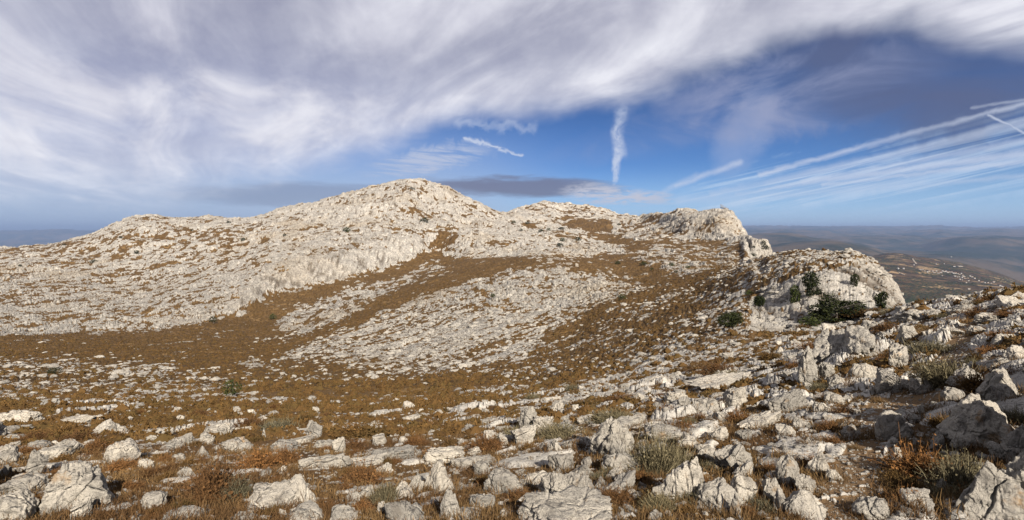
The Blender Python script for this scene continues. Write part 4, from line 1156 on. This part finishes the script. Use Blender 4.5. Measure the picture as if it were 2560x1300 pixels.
BUSH = {
 'brown': [pm('twigs', strands(820, s, .62, .85, .012, .2, 0, 1100, .022), MB) for s in (1, 2, 3)],
 'rust':  [pm('twigs', strands(760, s, .60, .75, .012, .25, 0, 1200, .022), MO) for s in (4, 5)],
 'sage':  [pm('twigs', strands(900, s, .60, .90, .016, .12, .3, 800, .018, base=.25, up=.75), MS) for s in (6, 7, 8)],
 'grass': [pm('blades', strands(520, s, .60, 1.0, .010, .35, 0, 0, base=.25, up=.7), MG) for s in (9, 10)],
 'low':   [pm('twigs', strands(650, s, .60, .80, .022, .2, 0, 900, .030), MC) for s in (12, 13)],
}
SHN = dict(brown='dry brown bush', rust='rust coloured dry bush', sage='grey green bush', grass='golden grass tussock', low='dark brown cushion shrub')
SHRUBS = []
def add_shrub(u, v, w, h, kind, phrase=None):
    X, Y, Z = find(u, v)
    W, H = 1.2 * w / F * Y, 1.15 * h / F * Y
    r2 = random.Random(int(u * 3 + v * 5))
    me = BUSH[kind][r2.randrange(len(BUSH[kind]))]
    Yc = Y + W * .3; Xc = (u - 1280) / F * Yc
    o = bpy.data.objects.new('dry_shrub' if kind != 'grass' else 'grass_tussock', me)
    o.location = (Xc, Yc, float(ground(Xc, Yc)) - .04 * H); o.scale = (W, W * .85, H * 1.1)
    o.rotation_euler = (0, 0, r2.uniform(0, 6.28))
    SHRUBS.append(dict(o=o, u=u, v=v, w=w, h=h, kind=kind, phrase=phrase))
for a in [
 (545,1262,180,140,'brown','largest brown bush spreading in the lower left foreground'),(645,1180,120,86,'rust','tall rust brown bush behind the dark dome of rock'),(712,1165,80,62,'brown',None),(505,1215,90,50,'rust',None),(430,1205,70,34,'grass',None),
 (300,1182,90,40,'rust',None),(240,1130,70,40,'brown',None),(190,1112,110,42,'brown',None),(80,1110,80,40,'brown',None),(60,1140,70,36,'rust',None),(150,1095,110,34,'low',None),(250,1088,80,22,'low',None),
 (610,1075,110,32,'brown',None),(690,1080,100,30,'sage',None),(740,1060,90,24,'low',None),(590,1255,80,70,'sage',None),(905,1225,130,76,'brown','wide brown bush left of the shadowed pointed rock'),(960,1262,70,60,'sage',None),
 (905,1100,170,50,'low',None),(880,1128,90,34,'brown',None),(905,1290,80,40,'rust',None),(830,1305,60,50,'grass',None),(1075,1145,80,26,'rust',None),(1215,1138,110,62,'brown','olive brown bush in the middle of the near slope'),(1290,1105,90,40,'sage',None),
 (1212,1228,56,54,'rust',None),(1180,1195,60,34,'grass',None),(1340,1150,70,34,'grass',None),(1400,1098,120,42,'sage','low grey green bush right of the egg shaped boulder'),(1470,1108,60,32,'sage',None),(1500,1175,60,34,'grass',None),
 (1540,1060,110,36,'sage',None),(1550,1010,90,34,'brown',None),(1470,1020,80,26,'low',None),(1665,1050,70,46,'brown',None),(1715,1096,100,62,'rust','bright rust coloured bush on the right slope'),(1640,1188,130,120,'sage','tall grey green bush beside the dark shaded gap'),
 (1690,1175,90,64,'sage',None),(1505,1215,60,40,'sage',None),(1600,1225,70,60,'brown',None),(1540,1270,110,50,'brown',None),(1650,1285,90,50,'sage',None),(1755,1270,90,60,'sage',None),(1780,1180,60,34,'sage',None),(1740,1165,60,40,'grass',None),
 (1830,1090,80,44,'grass',None),(1850,1060,70,50,'rust',None),(1900,1060,60,38,'grass',None),(1930,1190,60,44,'rust',None),(1800,945,130,44,'brown',None),(1745,930,90,30,'grass',None),(1840,955,90,30,'sage',None),(1930,905,80,32,'low',None),(1990,935,60,50,'brown',None),
 (2040,880,90,32,'brown',None),(2110,870,70,26,'grass',None),(2222,838,90,40,'brown','rounded brown bush above the ragged white rock'),(2170,860,50,24,'low',None),(2330,890,120,44,'sage','spreading grey green bush beside the upper path'),(2365,972,130,86,'sage','dense olive bush at the shaded path bend'),
 (2440,985,90,70,'low',None),(2310,1222,190,140,'rust','big bush with round yellow brown seed heads at bottom right'),(2400,1250,130,110,'sage',None),(2270,1290,110,80,'rust',None),(2220,900,70,30,'grass',None),(2340,845,130,34,'grass',None),(2410,812,80,28,'grass',None),(2450,795,90,36,'brown',None),
 (2530,800,80,30,'rust',None),(2350,765,70,16,'low',None),(2300,780,60,16,'grass',None),(2520,850,90,30,'rust',None),(2480,890,90,34,'rust',None),(2540,960,80,50,'brown',None),(2140,1130,40,20,'grass',None),(2200,1010,50,22,'grass',None),(2130,890,46,24,'grass',None),
 (2420,1120,60,30,'rust',None),(2150,800,90,30,'low',None),(2200,785,70,22,'low',None),(2262,772,50,14,'low',None)]: add_shrub(*a)
tries = 0
while len(SHRUBS) < 300 and tries < 50000:
    tries += 1
    u = rr.uniform(-20, 2580)
    vmin = 1012 - 60 * float(sstep(np.array(u), 1200., 1500.)) - 195 * float(sstep(np.array(u), 1500., 2250.))
    v = rr.uniform(vmin, 1305)
    if float(sample(path, *find(u, v)[:2])) > .25: continue
    w_ = (0.09 * (v - vmin) + 24) * rr.uniform(.8, 1.7)
    if not clear(u, v, w_ * .5, .7) and rr.random() < .85: continue
    near = v > 1150
    kind = rr.choice(['brown', 'rust', 'grass', 'low', 'low', 'brown', 'sage' if u > 1200 else 'brown'] if near else ['low', 'low', 'brown', 'grass', 'rust', 'sage' if u > 1200 else 'low'])
    add_shrub(u, v, w_, w_ * rr.uniform(.38, .62), kind)
slots = {}
for q in SHRUBS:
    if q['phrase']: link(q['o'], None, q['phrase'], 'shrub', None, 'dry shrubs of the near slope'); used.add(q['phrase']); continue
    m = min(MARKS, key=lambda k: ((k['u'] - q['u']) ** 2 + (1.6 * (k['v'] - q['v'])) ** 2))
    du, dv = q['u'] - m['u'], q['v'] - m['v']
    if abs(du) > 1.3 * abs(dv): dr = 'right of' if du > 0 else 'left of'
    else: dr = 'below' if dv > 0 else 'above'
    slots.setdefault((m['short'], dr, q['kind']), []).append((abs(du) + abs(dv), q))
for (ms, dr, kd), L in slots.items():
    L.sort(key=lambda t: t[0])
    for i, (_, q) in enumerate(L):
        lab = f"{SHN[kd]} {dr} the {ms}" if len(L) == 1 else f"{ORD[min(i,6)]} {SHN[kd]} {dr} the {ms}"
        used.add(lab)
        link(q['o'], None, lab, 'grass tussock' if kd == 'grass' else 'shrub', None, 'dry shrubs of the near slope' if kd != 'grass' else 'golden grass tussocks of the near slope')
print('shrubs', len(SHRUBS), round(time.time() - T0, 1))

# dry grass between the rocks (uncountable)
gp = [strands(22, 50 + s, .45, 1.0, .030, .35, 0, 0, base=.5, up=.7, seg=2) for s in range(6)]
pl = []
r_, c_ = scatter(34000, 2.4, 60, 15)
for r, c in zip(r_, c_):
    if ATT['rock'][r, c] > .6 or path[r, c] > .45 or rr.random() > .45 + .9 * ja[r, c]: continue
    Y = Yr[r]; s = rr.uniform(.04, .11) * (1 + Y / 22)
    pl.append((rr.randrange(6), Xg[r, c], Y, ZF[r, c] - .01, s * 1.6, s * 1.6, s, rr.uniform(0, 6.28), rr.random()))
for q in ROCKS[:]:
    o = q['o']; W, Dp = o.scale[0], o.scale[1]; rz = o.rotation_euler[2]
    if q['v'] > 1305 and q['u'] < 0: continue
    for _ in range(int(12 + q['w'] * .24)):
        a = rr.uniform(0, 6.283); k = rr.uniform(.86, 1.1)
        lx, ly = math.cos(a) * W * .5 * k, math.sin(a) * Dp * .5 * k
        X = q['X'] + lx * math.cos(rz) - ly * math.sin(rz); Y = q['Y'] + lx * math.sin(rz) + ly * math.cos(rz)
        if Y < 1.5: continue
        s = rr.uniform(.05, .12) * (1 + Y / 22)
        pl.append((rr.randrange(6), X, Y, float(sample(ZF, X, Y)) - .01, s * 1.3, s * 1.3, s * 1.1, rr.uniform(0, 6.28), rr.random()))
merge(gp, pl, 'dry_grass', MG, 'short golden and rusty dry grass growing between the near rocks', 'dry grass')
# scrub cushions down the slope and over the valley floor (uncountable)
def cushion(seed):
    V, Fc, A = strands(46, seed, .55, .62, .10, .2, 0, 60, .085, seg=1, base=.2)
    W, G = ICO[1]
    W = W * (.40, .40, .40) * (1 + .2 * fbm3(W * 2, seed, 2))[:, None]; W[:, 2] = np.maximum(W[:, 2], -.05)
    return np.concatenate([V, W]), np.concatenate([Fc, G + len(V)]), np.concatenate([A, np.full(len(W), .1)])
cp = [cushion(70 + s) for s in range(6)]
pl = []
r_, c_ = scatter(28000, 18, 330, 16)
for r, c in zip(r_, c_):
    Y = Yr[r]
    dn = dens[r, c]
    if ATT['rock'][r, c] > .5 and rr.random() < .6: continue
    if rr.random() > (1.0 - dn) ** 1.1 * (.9 if Y > 60 else .6): continue
    s = rr.uniform(.45, 1.0) * (.75 if Y < 40 else 1) * (1 + Y / 400)
    pl.append((rr.randrange(6), Xg[r, c], Y, ZF[r, c] - .06, s, s, s * rr.uniform(.7, 1.1), rr.uniform(0, 6.28), rr.random()))
r_, c_ = scatter(9000, 8, 30, 26)
for r, c in zip(r_, c_):
    Y = Yr[r]
    if ATT['rock'][r, c] > .5 or path[r, c] > .4 or rr.random() > .5 + .5 * jb[r, c]: continue
    s = rr.uniform(.16, .60) * (.6 + Y / 50)
    pl.append((rr.randrange(6), Xg[r, c], Y, ZF[r, c] - .03, s, s, s * rr.uniform(.6, .95), rr.uniform(0, 6.28), rr.random()))
merge(cp, pl, 'scrub', MC, 'endless low brown thorny cushions covering the slope and hollow', 'scrub')
print('scrub', len(pl), round(time.time() - T0, 1))

# ------------------------------------------------------------------ green bushes and small trees
def leaf_cloud(seed, blobs, n, size):
    """leaf-sized faces spread through the volume of several lobes; blobs: (x,y,z,rx,ry,rz)"""
    rg = np.random.default_rng(seed)
    V, A = [], []
    tot = sum(b[3] * b[4] * b[5] for b in blobs)
    for b in blobs:
        k = int(n * b[3] * b[4] * b[5] / tot) + 20
        d = rg.normal(0, 1, (k, 3)); d /= np.linalg.norm(d, axis=1, keepdims=True)
        r = rg.uniform(.25, 1.0, k) ** .45
        r *= 1 + .32 * fbm3(d * 2.6 + seed, seed + len(V), 3)
        c = d * r[:, None] * np.array(b[3:6]) + np.array(b[:3])
        # clumping: drop leaves in gaps
        g = fbm3(c / (max(b[3:6]) * .42) + 9, seed + 77, 2)
        c = c[g > -.22]; k = len(c)
        t = rg.normal(0, 1, (k, 3, 3)); t -= t.mean(1, keepdims=True); t /= np.linalg.norm(t, axis=-1, keepdims=True) + 1e-9
        s = size * rg.uniform(.6, 1.4, k)
        V.append((c[:, None] + t * s[:, None, None]).reshape(-1, 3)); A.append(np.repeat(rg.random(k), 3))
    V = np.concatenate(V); return V, np.arange(len(V)).reshape(-1, 3), np.concatenate(A)
def tube(path, r0, r1, n=7):
    path = np.array(path, float); m = len(path); V = []
    for i, p in enumerate(path):
        t = path[min(i + 1, m - 1)] - path[max(i - 1, 0)]; t /= np.linalg.norm(t)
        a = np.cross(t, [0.3, 1, .1]); a /= np.linalg.norm(a); b = np.cross(t, a)
        r = r0 + (r1 - r0) * i / (m - 1)
        for k in range(n):
            an = 2 * math.pi * k / n; V.append(p + (a * math.cos(an) + b * math.sin(an)) * r * (1 + .12 * math.sin(k * 2.3 + i)))
    Fc = [[i * n + k, i * n + (k + 1) % n, (i + 1) * n + (k + 1) % n, (i + 1) * n + k] for i in range(m - 1) for k in range(n)]
    return np.array(V), np.array(Fc)
def limbs(seed, H, spread, r):
    rg = random.Random(seed); VV, FF, o = [], [], 0
    top = [(0, 0, -.4 * r - .15 * H), (0.02 * H, 0, .2 * H), (.05 * H, .02 * H, .45 * H), (.03 * H, 0, .75 * H)]
    parts = [(top, r, r * .45)]
    for k in range(6):
        a = k * 1.05 + rg.random(); z0 = rg.uniform(.18, .5) * H
        parts.append(([(.03 * H, 0, z0), (.25 * spread * math.cos(a), .25 * spread * math.sin(a), z0 + .16 * H), (.6 * spread * math.cos(a), .6 * spread * math.sin(a), z0 + rg.uniform(.2, .38) * H)], r * .5, r * .15))
    for p, a, b in parts:
        V, Fc = tube(p, a, b); VV.append(V); FF.append(Fc + o); o += len(V)
    return np.concatenate(VV), np.concatenate(FF)
def green(u, v, w, h, label, cat='bush', mat=None, seed=1, blobs=None, n=1500, trunk=True, group=None, ymin=0, name=None, leaf=.055):
    X, Y, Z = find(u, v, ymin); Z = max(Z, float(sample(ZF, X, Y)))
    if group == BG: w, h = w * 1.35, h * 1.35
    W, H = w / F * Y, h / F * Y
    t = bpy.data.objects.new(name or ('evergreen_' + cat.split()[-1]), None); t.location = (X, Y + .25 * W, Z - .03 * H); t.empty_display_size = .2
    link(t, None, label, cat, None, group)
    blobs = blobs or [(0, 0, .5, .46, .4, .46), (-.22, .05, .38, .3, .3, .32), (.24, -.05, .40, .28, .3, .34), (.02, -.1, .74, .26, .26, .24)]
    V, Fc, A = leaf_cloud(seed, blobs, n, leaf)
    V = V * (W, W, H)
    cr = bpy.data.objects.new('crown', np_mesh('crown', V, Fc, mat or MLF, False, dict(tone=A))); link(cr, t)
    if trunk:
        V, Fc = limbs(seed, H, W, .035 * H)
        tr = bpy.data.objects.new('trunk', np_mesh('trunk', V, Fc, MBK, True)); link(tr, t)
    return t
BG = 'evergreen bushes dotted over the limestone hills'
GT = 'evergreen oaks rooted in the cliff of the right hand knoll'.replace('right hand ', 'pale ')
green(2110, 812, 132, 84, 'largest dark evergreen thicket spreading along the foot of the pale knoll cliff', 'tree', seed=3, n=9000, group=GT, leaf=.026,
      blobs=[(-.12, 0, .55, .2, .2, .46), (-.3, 0, .28, .22, .2, .28), (.08, 0, .38, .24, .2, .36), (.28, 0, .34, .18, .2, .32), (.43, 0, .40, .12, .14, .26), (0, 0, .2, .42, .2, .2)])
green(2036, 752, 52, 66, 'tall dark oak clinging to the middle of the cliff above the thicket', 'tree', seed=5, n=2200, group=GT, leaf=.04,
      blobs=[(0, 0, .68, .44, .36, .34), (.12, 0, .4, .36, .3, .3), (-.05, 0, .2, .22, .2, .2)])
green(1991, 763, 30, 48, 'narrow dull green oak left of the tallest cliff oak', 'tree', seed=7, n=1500, group=GT, mat=MLG,
      blobs=[(0, 0, .66, .4, .36, .34), (.08, 0, .34, .44, .36, .3), (-.1, 0, .16, .3, .3, .2)])
green(1902, 799, 30, 56, 'small round crowned tree on a thin bare trunk at the cliff foot', 'tree', seed=9, n=1300, group=GT,
      blobs=[(0, 0, .76, .44, .4, .22), (-.16, 0, .70, .3, .3, .18), (.2, 0, .80, .26, .26, .14)])
green(2140, 724, 25, 36, 'small oval bush high on the cliff near its top right', 'tree', seed=11, n=1100, group=GT, blobs=[(.05, 0, .66, .42, .36, .34), (-.06, 0, .34, .4, .34, .32)])
green(2208, 774, 36, 46, 'straggling three lobed tree at the right end of the cliff', 'tree', seed=13, n=1500, group=GT, blobs=[(.2, 0, .72, .32, .3, .26), (-.2, 0, .60, .24, .24, .24), (0, 0, .34, .34, .3, .26), (.1, 0, .12, .2, .2, .14)])
green(1832, 823, 64, 42, 'dense rounded dark bush on the rocky slope left of the cliff', 'bush', seed=15, n=4200, group=GT, leaf=.035,
      blobs=[(0, 0, .46, .48, .42, .44), (-.2, 0, .35, .32, .3, .34), (.24, 0, .56, .26, .26, .4)])
green(2030, 822, 52, 28, 'loose olive green bush just left of the largest thicket', 'bush', mat=MLG, seed=17, n=1200, group=GT)
green(2232, 782, 22, 14, 'tiny dark bush below the straggling three lobed tree', 'bush', seed=19, n=500, group=GT)
BG = 'evergreen bushes dotted over the limestone hills'
for i, (u, v, w, h, lab, m_) in enumerate([
 (128, 944, 28, 13, 'flat dark green bush in the scrub at far left, below the hills', 0),
 (573, 994, 38, 32, 'dark green juniper with upright tip standing alone in the near hollow', 1),
 (530, 810, 17, 13, 'dark bush at the foot of the hill where rock meets brown hollow', 0),
 (680, 801, 15, 11, 'small green bush in the brown hollow beneath the dark rock nose', 1),
 (338, 640, 11, 9, 'small black bush on the open slope of the left shoulder', 0),
 (230, 661, 15, 9, 'dark bush farther left and lower on the left shoulder slope', 0),
 (865, 583, 16, 10, 'dark green bush midway up the main hill above its cliffs', 1),
 (1060, 562, 18, 12, 'roundest dark bush high on the right flank of the main hill', 0),
 (1028, 479, 13, 6, 'thin dark bush just under the summit of the main hill', 0),
 (710, 592, 8, 6, 'tiny bush left of the middle of the main hill', 0),
 (606, 607, 10, 8, 'dark little bush in a rock notch between shoulder and main hill', 0),
 (48, 671, 7, 5, 'tiny bush near the left end of the long shoulder', 0),
 (300, 600, 7, 5, 'tiny bush just below the crest of the left shoulder', 0),
 (158, 616, 7, 5, 'tiny bush on the skyline of the left shoulder', 0),
 (570, 559, 9, 5, 'low bush just beneath the dip in the hill skyline', 0),
 (479, 579, 7, 4, 'tiny bush below the flat part of the shoulder crest', 0),
 (1284, 560, 10, 6, 'bush on the ridge line right of the main summit', 1),
 (1319, 561, 10, 6, 'bush right beside the one on the ridge line', 0),
 (1302, 581, 9, 6, 'bush below the pair on the ridge line', 0),
 (1352, 583, 11, 8, 'dark bush at the left end of the saddle', 0),
 (1372, 583, 9, 6, 'small bush right of the dark one at the saddle end', 1),
 (1405, 576, 14, 5, 'wide flat bush beneath the round brown basin', 0),
 (1407, 608, 11, 8, 'upper one of two bushes close together on the saddle slope', 1),
 (1400, 622, 14, 10, 'lower one of two bushes close together on the saddle slope', 0),
 (1445, 606, 14, 9, 'round dark bush alone in the smooth brown saddle', 0),
 (1545, 662, 12, 7, 'flat green bush above the far end of the broken pavement', 1),
 (1610, 665, 16, 7, 'bright green flat bush left of the white outcrop in the hollow', 1),
 (1680, 668, 12, 7, 'green bush on the white outcrop in the hollow', 1),
 (1720, 672, 10, 6, 'green bush right of the one on the hollow outcrop', 1),
 (1690, 685, 8, 6, 'dark bush under the white outcrop in the hollow', 0),
 (1630, 677, 8, 5, 'pale green tuft of bush left below the hollow outcrop', 1),
 (1232, 756, 12, 8, 'small green bush in the upper part of the broken pavement', 1),
 (1556, 753, 18, 12, 'rounded green bush in the brown trough right of the pavement', 1),
 (1875, 742, 15, 10, 'olive bush above the left edge of the knoll cliff', 1),
 (1548, 566, 8, 5, 'tiny dark bush on the slope right of the brown basin', 0),
 (1910, 619, 9, 12, 'upper dark bush on the face of the square crag', 0),
 (1914, 637, 14, 14, 'lower dark bush on the face of the square crag', 0),
 (1884, 646, 14, 8, 'low dark bush at the foot of the square crag', 0),
 (1886, 628, 6, 6, 'smallest bush in the middle of the square crag', 0),
]):
    green(u, v, w, h, lab, 'bush', mat=MLG if m_ else MLF, seed=40 + i, n=700 if w > 20 else 320, trunk=w > 10, group=BG, ymin=330 if 1870 < u < 1925 and v < 660 else 0, leaf=.07 if w < 20 else .045)

# ------------------------------------------------------------------ ruined lattice structure on the far cliff top
def boxes(L):
    """list of (centre, half sizes, euler) joined into one mesh"""
    from mathutils import Euler, Vector
    V, Fc = [], []
    for c, h, e in L:
        R_ = Euler(e).to_matrix(); o = len(V)
        for x in (-1, 1):
            for y in (-1, 1):
                for z in (-1, 1): V.append(tuple(R_ @ Vector((x * h[0], y * h[1], z * h[2])) + Vector(c)))
        Fc += [[o + i for i in q] for q in ((0, 1, 3, 2), (4, 6, 7, 5), (0, 4, 5, 1), (2, 3, 7, 6), (0, 2, 6, 4), (1, 5, 7, 3))]
    return np.array(V), np.array(Fc)
def bar(a, b, r):
    a, b = np.array(a, float), np.array(b, float); d = b - a; L = np.linalg.norm(d)
    yaw = math.atan2(d[1], d[0]); pitch = -math.asin(d[2] / L)
    return (tuple((a + b) / 2), (L / 2, r, r), (0, pitch, yaw))
def flat_mat(name, col, rough=.7, var=.25):
    m, N = new_mat(name); p = N.node('ShaderNodeNewGeometry').outputs['Position']
    n = N.noise(p, 1.3, 5, .65)
    principled(N, N.mix(n, tuple(c * (1 - var) for c in col), tuple(min(1, c * (1 + var)) for c in col)), rough); return m
def lattice():
    c = int(round(float(col_of(1808)))); a = np.where((Yr > 450) & (Yr < 900), ZF[:, c] / Yr, -9).argmax()
    X, Y, Z = (1808 - 1280) / F * Yr[a], Yr[a] - 1.5, float(ZF[a, c]) - .6
    t = bpy.data.objects.new('lattice_structure', None); t.location = (X, Y, Z)
    link(t, None, 'grey collapsed lattice structure leaning out from the far cliff top', 'structure')
    k = Y / F                    # metres per photo pixel there
    rust = flat_mat('weathered_boards', (.10, .08, .06)); steel = flat_mat('grey_steel', (.20, .20, .21), .5)
    V, Fc = boxes([((2 * k, 0, 2.6 * k), (9.5 * k, 3 * k, .55 * k), (0, .22, 0)), ((6 * k, 0, 1.9 * k), (5 * k, 2.4 * k, .5 * k), (0, .20, 0))])
    link(bpy.data.objects.new('platform', np_mesh('platform', V, Fc, rust, False)), t)
    for x in (-4, 3, 7):
        V, Fc = boxes([bar((x * k, 0, -2.5 * k), (x * k, 0, (2.6 - x * .2) * k), .35 * k)])
        link(bpy.data.objects.new('leg', np_mesh('leg', V, Fc, steel, False)), t)
    L = []
    for y in (-2.4, 2.4):
        A, B, C = (-7, y, 12), (-6, y, 4.5), (12, y, 1.5)
        L += [bar([q * k for q in A], [q * k for q in C], .22 * k), bar([q * k for q in A], [q * k for q in B], .22 * k), bar([q * k for q in B], [q * k for q in C], .22 * k)]
        for i in range(1, 7):
            f = i / 7; p = (-7 + 19 * f, y, 12 - 10.5 * f); q = (-6 + 18 * f, y, 4.5 - 3 * f); q2 = (-6 + 18 * (f - .14), y, 4.5 - 3 * (f - .14))
            L += [bar([a * k for a in p], [a * k for a in q], .13 * k), bar([a * k for a in p], [a * k for a in q2], .13 * k)]
    V, Fc = boxes(L); link(bpy.data.objects.new('truss', np_mesh('truss', V, Fc, steel, False)), t)
    V, Fc = boxes([bar((-7 * k, 0, 3 * k), (-7.4 * k, 0, 14 * k), .25 * k)])
    link(bpy.data.objects.new('mast', np_mesh('mast', V, Fc, steel, False)), t)
lattice()

# ------------------------------------------------------------------ village in the valley
WHITE = flat_mat('whitewashed_wall', (.42, .40, .37), .9, .12); CREAM = flat_mat('cream_wall', (.30, .25, .19), .9, .15); TILE = flat_mat('terracotta_roof', (.20, .10, .055), .9, .25); PALE = flat_mat('pale_roof', (.32, .29, .26), .8, .2)
DARK = flat_mat('dark_window', (.03, .03, .035), .4, .1)
def gable(L, W, H, rise):
    V, Fc = boxes([((0, 0, H / 2), (L / 2, W / 2, H / 2), (0, 0, 0))])
    o = len(V)
    V = np.concatenate([V, [(-L / 2, -W / 2, H), (-L / 2, W / 2, H), (-L / 2, 0, H + rise), (L / 2, -W / 2, H), (L / 2, W / 2, H), (L / 2, 0, H + rise)]])
    tri = np.array([[o, o + 1, o + 2], [o + 3, o + 5, o + 4]])
    e = .6; t = .35
    R_ = []
    for s in (-1, 1):
        a = (L / 2 + e); y1 = s * (W / 2 + e); z1 = H - e * rise / (W / 2)
        R_ += [(-a, 0, H + rise + .02), (a, 0, H + rise + .02), (a, y1, z1), (-a, y1, z1), (-a, 0, H + rise + t), (a, 0, H + rise + t), (a, y1, z1 + t), (-a, y1, z1 + t)]
    RF = []
    for o2 in (0, 8): RF += [[o2 + i for i in q] for q in ((0, 1, 2, 3), (4, 7, 6, 5), (0, 4, 5, 1), (1, 5, 6, 2), (2, 6, 7, 3), (3, 7, 4, 0))]
    return (V, [Fc, tri]), (np.array(R_), np.array(RF))
def window_mesh(L, W, H, rows):
    q = []
    for r in range(rows):
        for i in range(3):
            q.append(((-L / 2 + L * (i + .5) / 3, -W / 2 - .03, 1.6 + r * 3), (.5, .08, .7), (0, 0, 0)))
    return boxes(q)
HM = {}
for hk, (L, W, H, rise, wm, rm) in dict(a=(12, 8, 5.5, 2.0, WHITE, TILE), b=(15, 9, 6.2, 1.8, CREAM, PALE), c=(10, 9, 6.5, 1.9, WHITE, PALE), d=(17, 8, 4.5, 1.8, CREAM, TILE)).items():
    (V, Fc), (RV, RF) = gable(L, W, H, rise)
    wv, wf = window_mesh(L, W, H, 2 if H > 5 else 1)
    HM[hk] = (np_mesh('wall', V, Fc, wm, False), np_mesh('roof', RV, RF, rm, False), np_mesh('window', wv, wf, DARK, False), (L, W, H))
def put_house(u, v, hk, sc, rz, label, group='houses of the valley village', cat='house', name='village_house', grow=(1, 1, 1)):
    X, Y, Z = far_find(u, v)
    t = bpy.data.objects.new(name, None); t.location = (X, Y, Z + .1); t.scale = (sc * grow[0], sc * grow[1], sc * grow[2]); t.rotation_euler = (0, 0, rz)
    link(t, None, label, cat, None, group)
    for nm, me in zip(('wall', 'roof', 'window'), HM[hk][:3]): link(bpy.data.objects.new(nm, me), t)
rh = random.Random(5)
SPOT = [(2302,677),(2306,675),(2298,676),(2311,680),(2318,681),(2323,679),(2331,680),(2341,679),(2336,683),(2346,684),(2352,682),(2356,680),(2361,681),(2365,679),(2369,682),(2374,681),(2379,681),(2384,685),(2389,684),(2394,686),(2399,687),(2403,685),(2407,689),(2383,691),(2388,692),(2393,694),(2398,693),(2404,695),(2409,693),(2400,700),(2405,701),(2412,697),(2419,696),(2425,692),(2430,694),(2436,697),(2355,690),(2422,703),(2447,703),(2455,706),(2462,708),(2470,707),(2478,709),(2484,706),(2500,716),(2505,718),(2245,673),(2259,673),(2285,663),(2340,662),(2360,661),(2415,709),(2422,724),(2513,722)]
lmk = [((2302, 677), 'the left end of the village'), ((2362, 681), 'the village centre'), ((2400, 690), 'the dense lower village'), ((2465, 707), 'the right edge of the village'), ((2505, 718), 'the outliers above the skyline rocks'), ((2250, 673), 'the fields left of the village'), ((2345, 662), 'the upper village row')]
tbl = {}
for u, v in SPOT:
    m = min(lmk, key=lambda k: (k[0][0] - u) ** 2 + 4 * (k[0][1] - v) ** 2)
    tbl.setdefault(m[1], []).append((u, v))
OW = ['first', 'second', 'third', 'fourth', 'fifth', 'sixth', 'seventh', 'eighth', 'ninth', 'tenth', 'eleventh', 'twelfth', 'thirteenth', 'fourteenth', 'fifteenth', 'sixteenth', 'seventeenth', 'eighteenth', 'nineteenth', 'twentieth', 'twenty-first', 'twenty-second', 'twenty-third', 'twenty-fourth']
for ph, L in tbl.items():
    L.sort()
    for i, (u, v) in enumerate(L):
        hk = rh.choice('aabccd')
        colr = dict(a='white house with red roof', b='cream house with pale roof', c='white house with pale roof', d='long cream house with red roof')[hk]
        put_house(u, v, hk, rh.uniform(.6, 1.0), rh.uniform(-.6, .6), f"{colr}, {OW[i]} from left in {ph}")
put_house(2400, 667, 'b', 1.0, .05, 'long white low building on the edge of the plateau above the village', None, 'building', 'long_building', (2.6, 1.0, .8))
put_house(2385, 667, 'c', 1.0, .0, 'smaller white shed beside the long building above the village', None, 'building', 'shed', (1.6, 1.0, .6))
put_house(2378, 643, 'c', 1.2, .2, 'tiny white hut alone on the crest of the dark ridge', None, 'building', 'hut')
# pale straight road across the fields
def road(pts, wd, name, label, ff, lift):
    P3 = []
    for (u0, v0), (u1, v1) in zip(pts[:-1], pts[1:]):
        for f in np.linspace(0, 1, 14)[:-1]: P3.append(ff(u0 + (u1 - u0) * f, v0 + (v1 - v0) * f))
    P3 = np.array(P3); V, Fc = [], []
    for i, p in enumerate(P3):
        t = P3[min(i + 1, len(P3) - 1)] - P3[max(i - 1, 0)]; n = np.array([-t[1], t[0], 0]); n /= np.linalg.norm(n) + 1e-9
        V += [p + n * wd / 2 + (0, 0, lift), p - n * wd / 2 + (0, 0, lift)]
        if i: Fc.append([2 * i - 2, 2 * i - 1, 2 * i + 1, 2 * i])
    link(bpy.data.objects.new(name, np_mesh(name, np.array(V), np.array(Fc), flat_mat('gravel_road', (.30, .25, .19)), True)), None, label, 'road', 'structure')
road([(2281, 648), (2286, 655), (2292, 662)], 9, 'road', 'straight pale road running down through the brown fields', far_find, 3.5)
road([(2247, 682), (2262, 689), (2275, 690)], 6, 'road', 'thin pale lane curving between fields left of the village', far_find, 3.0)
print('done', round(time.time() - T0, 1))
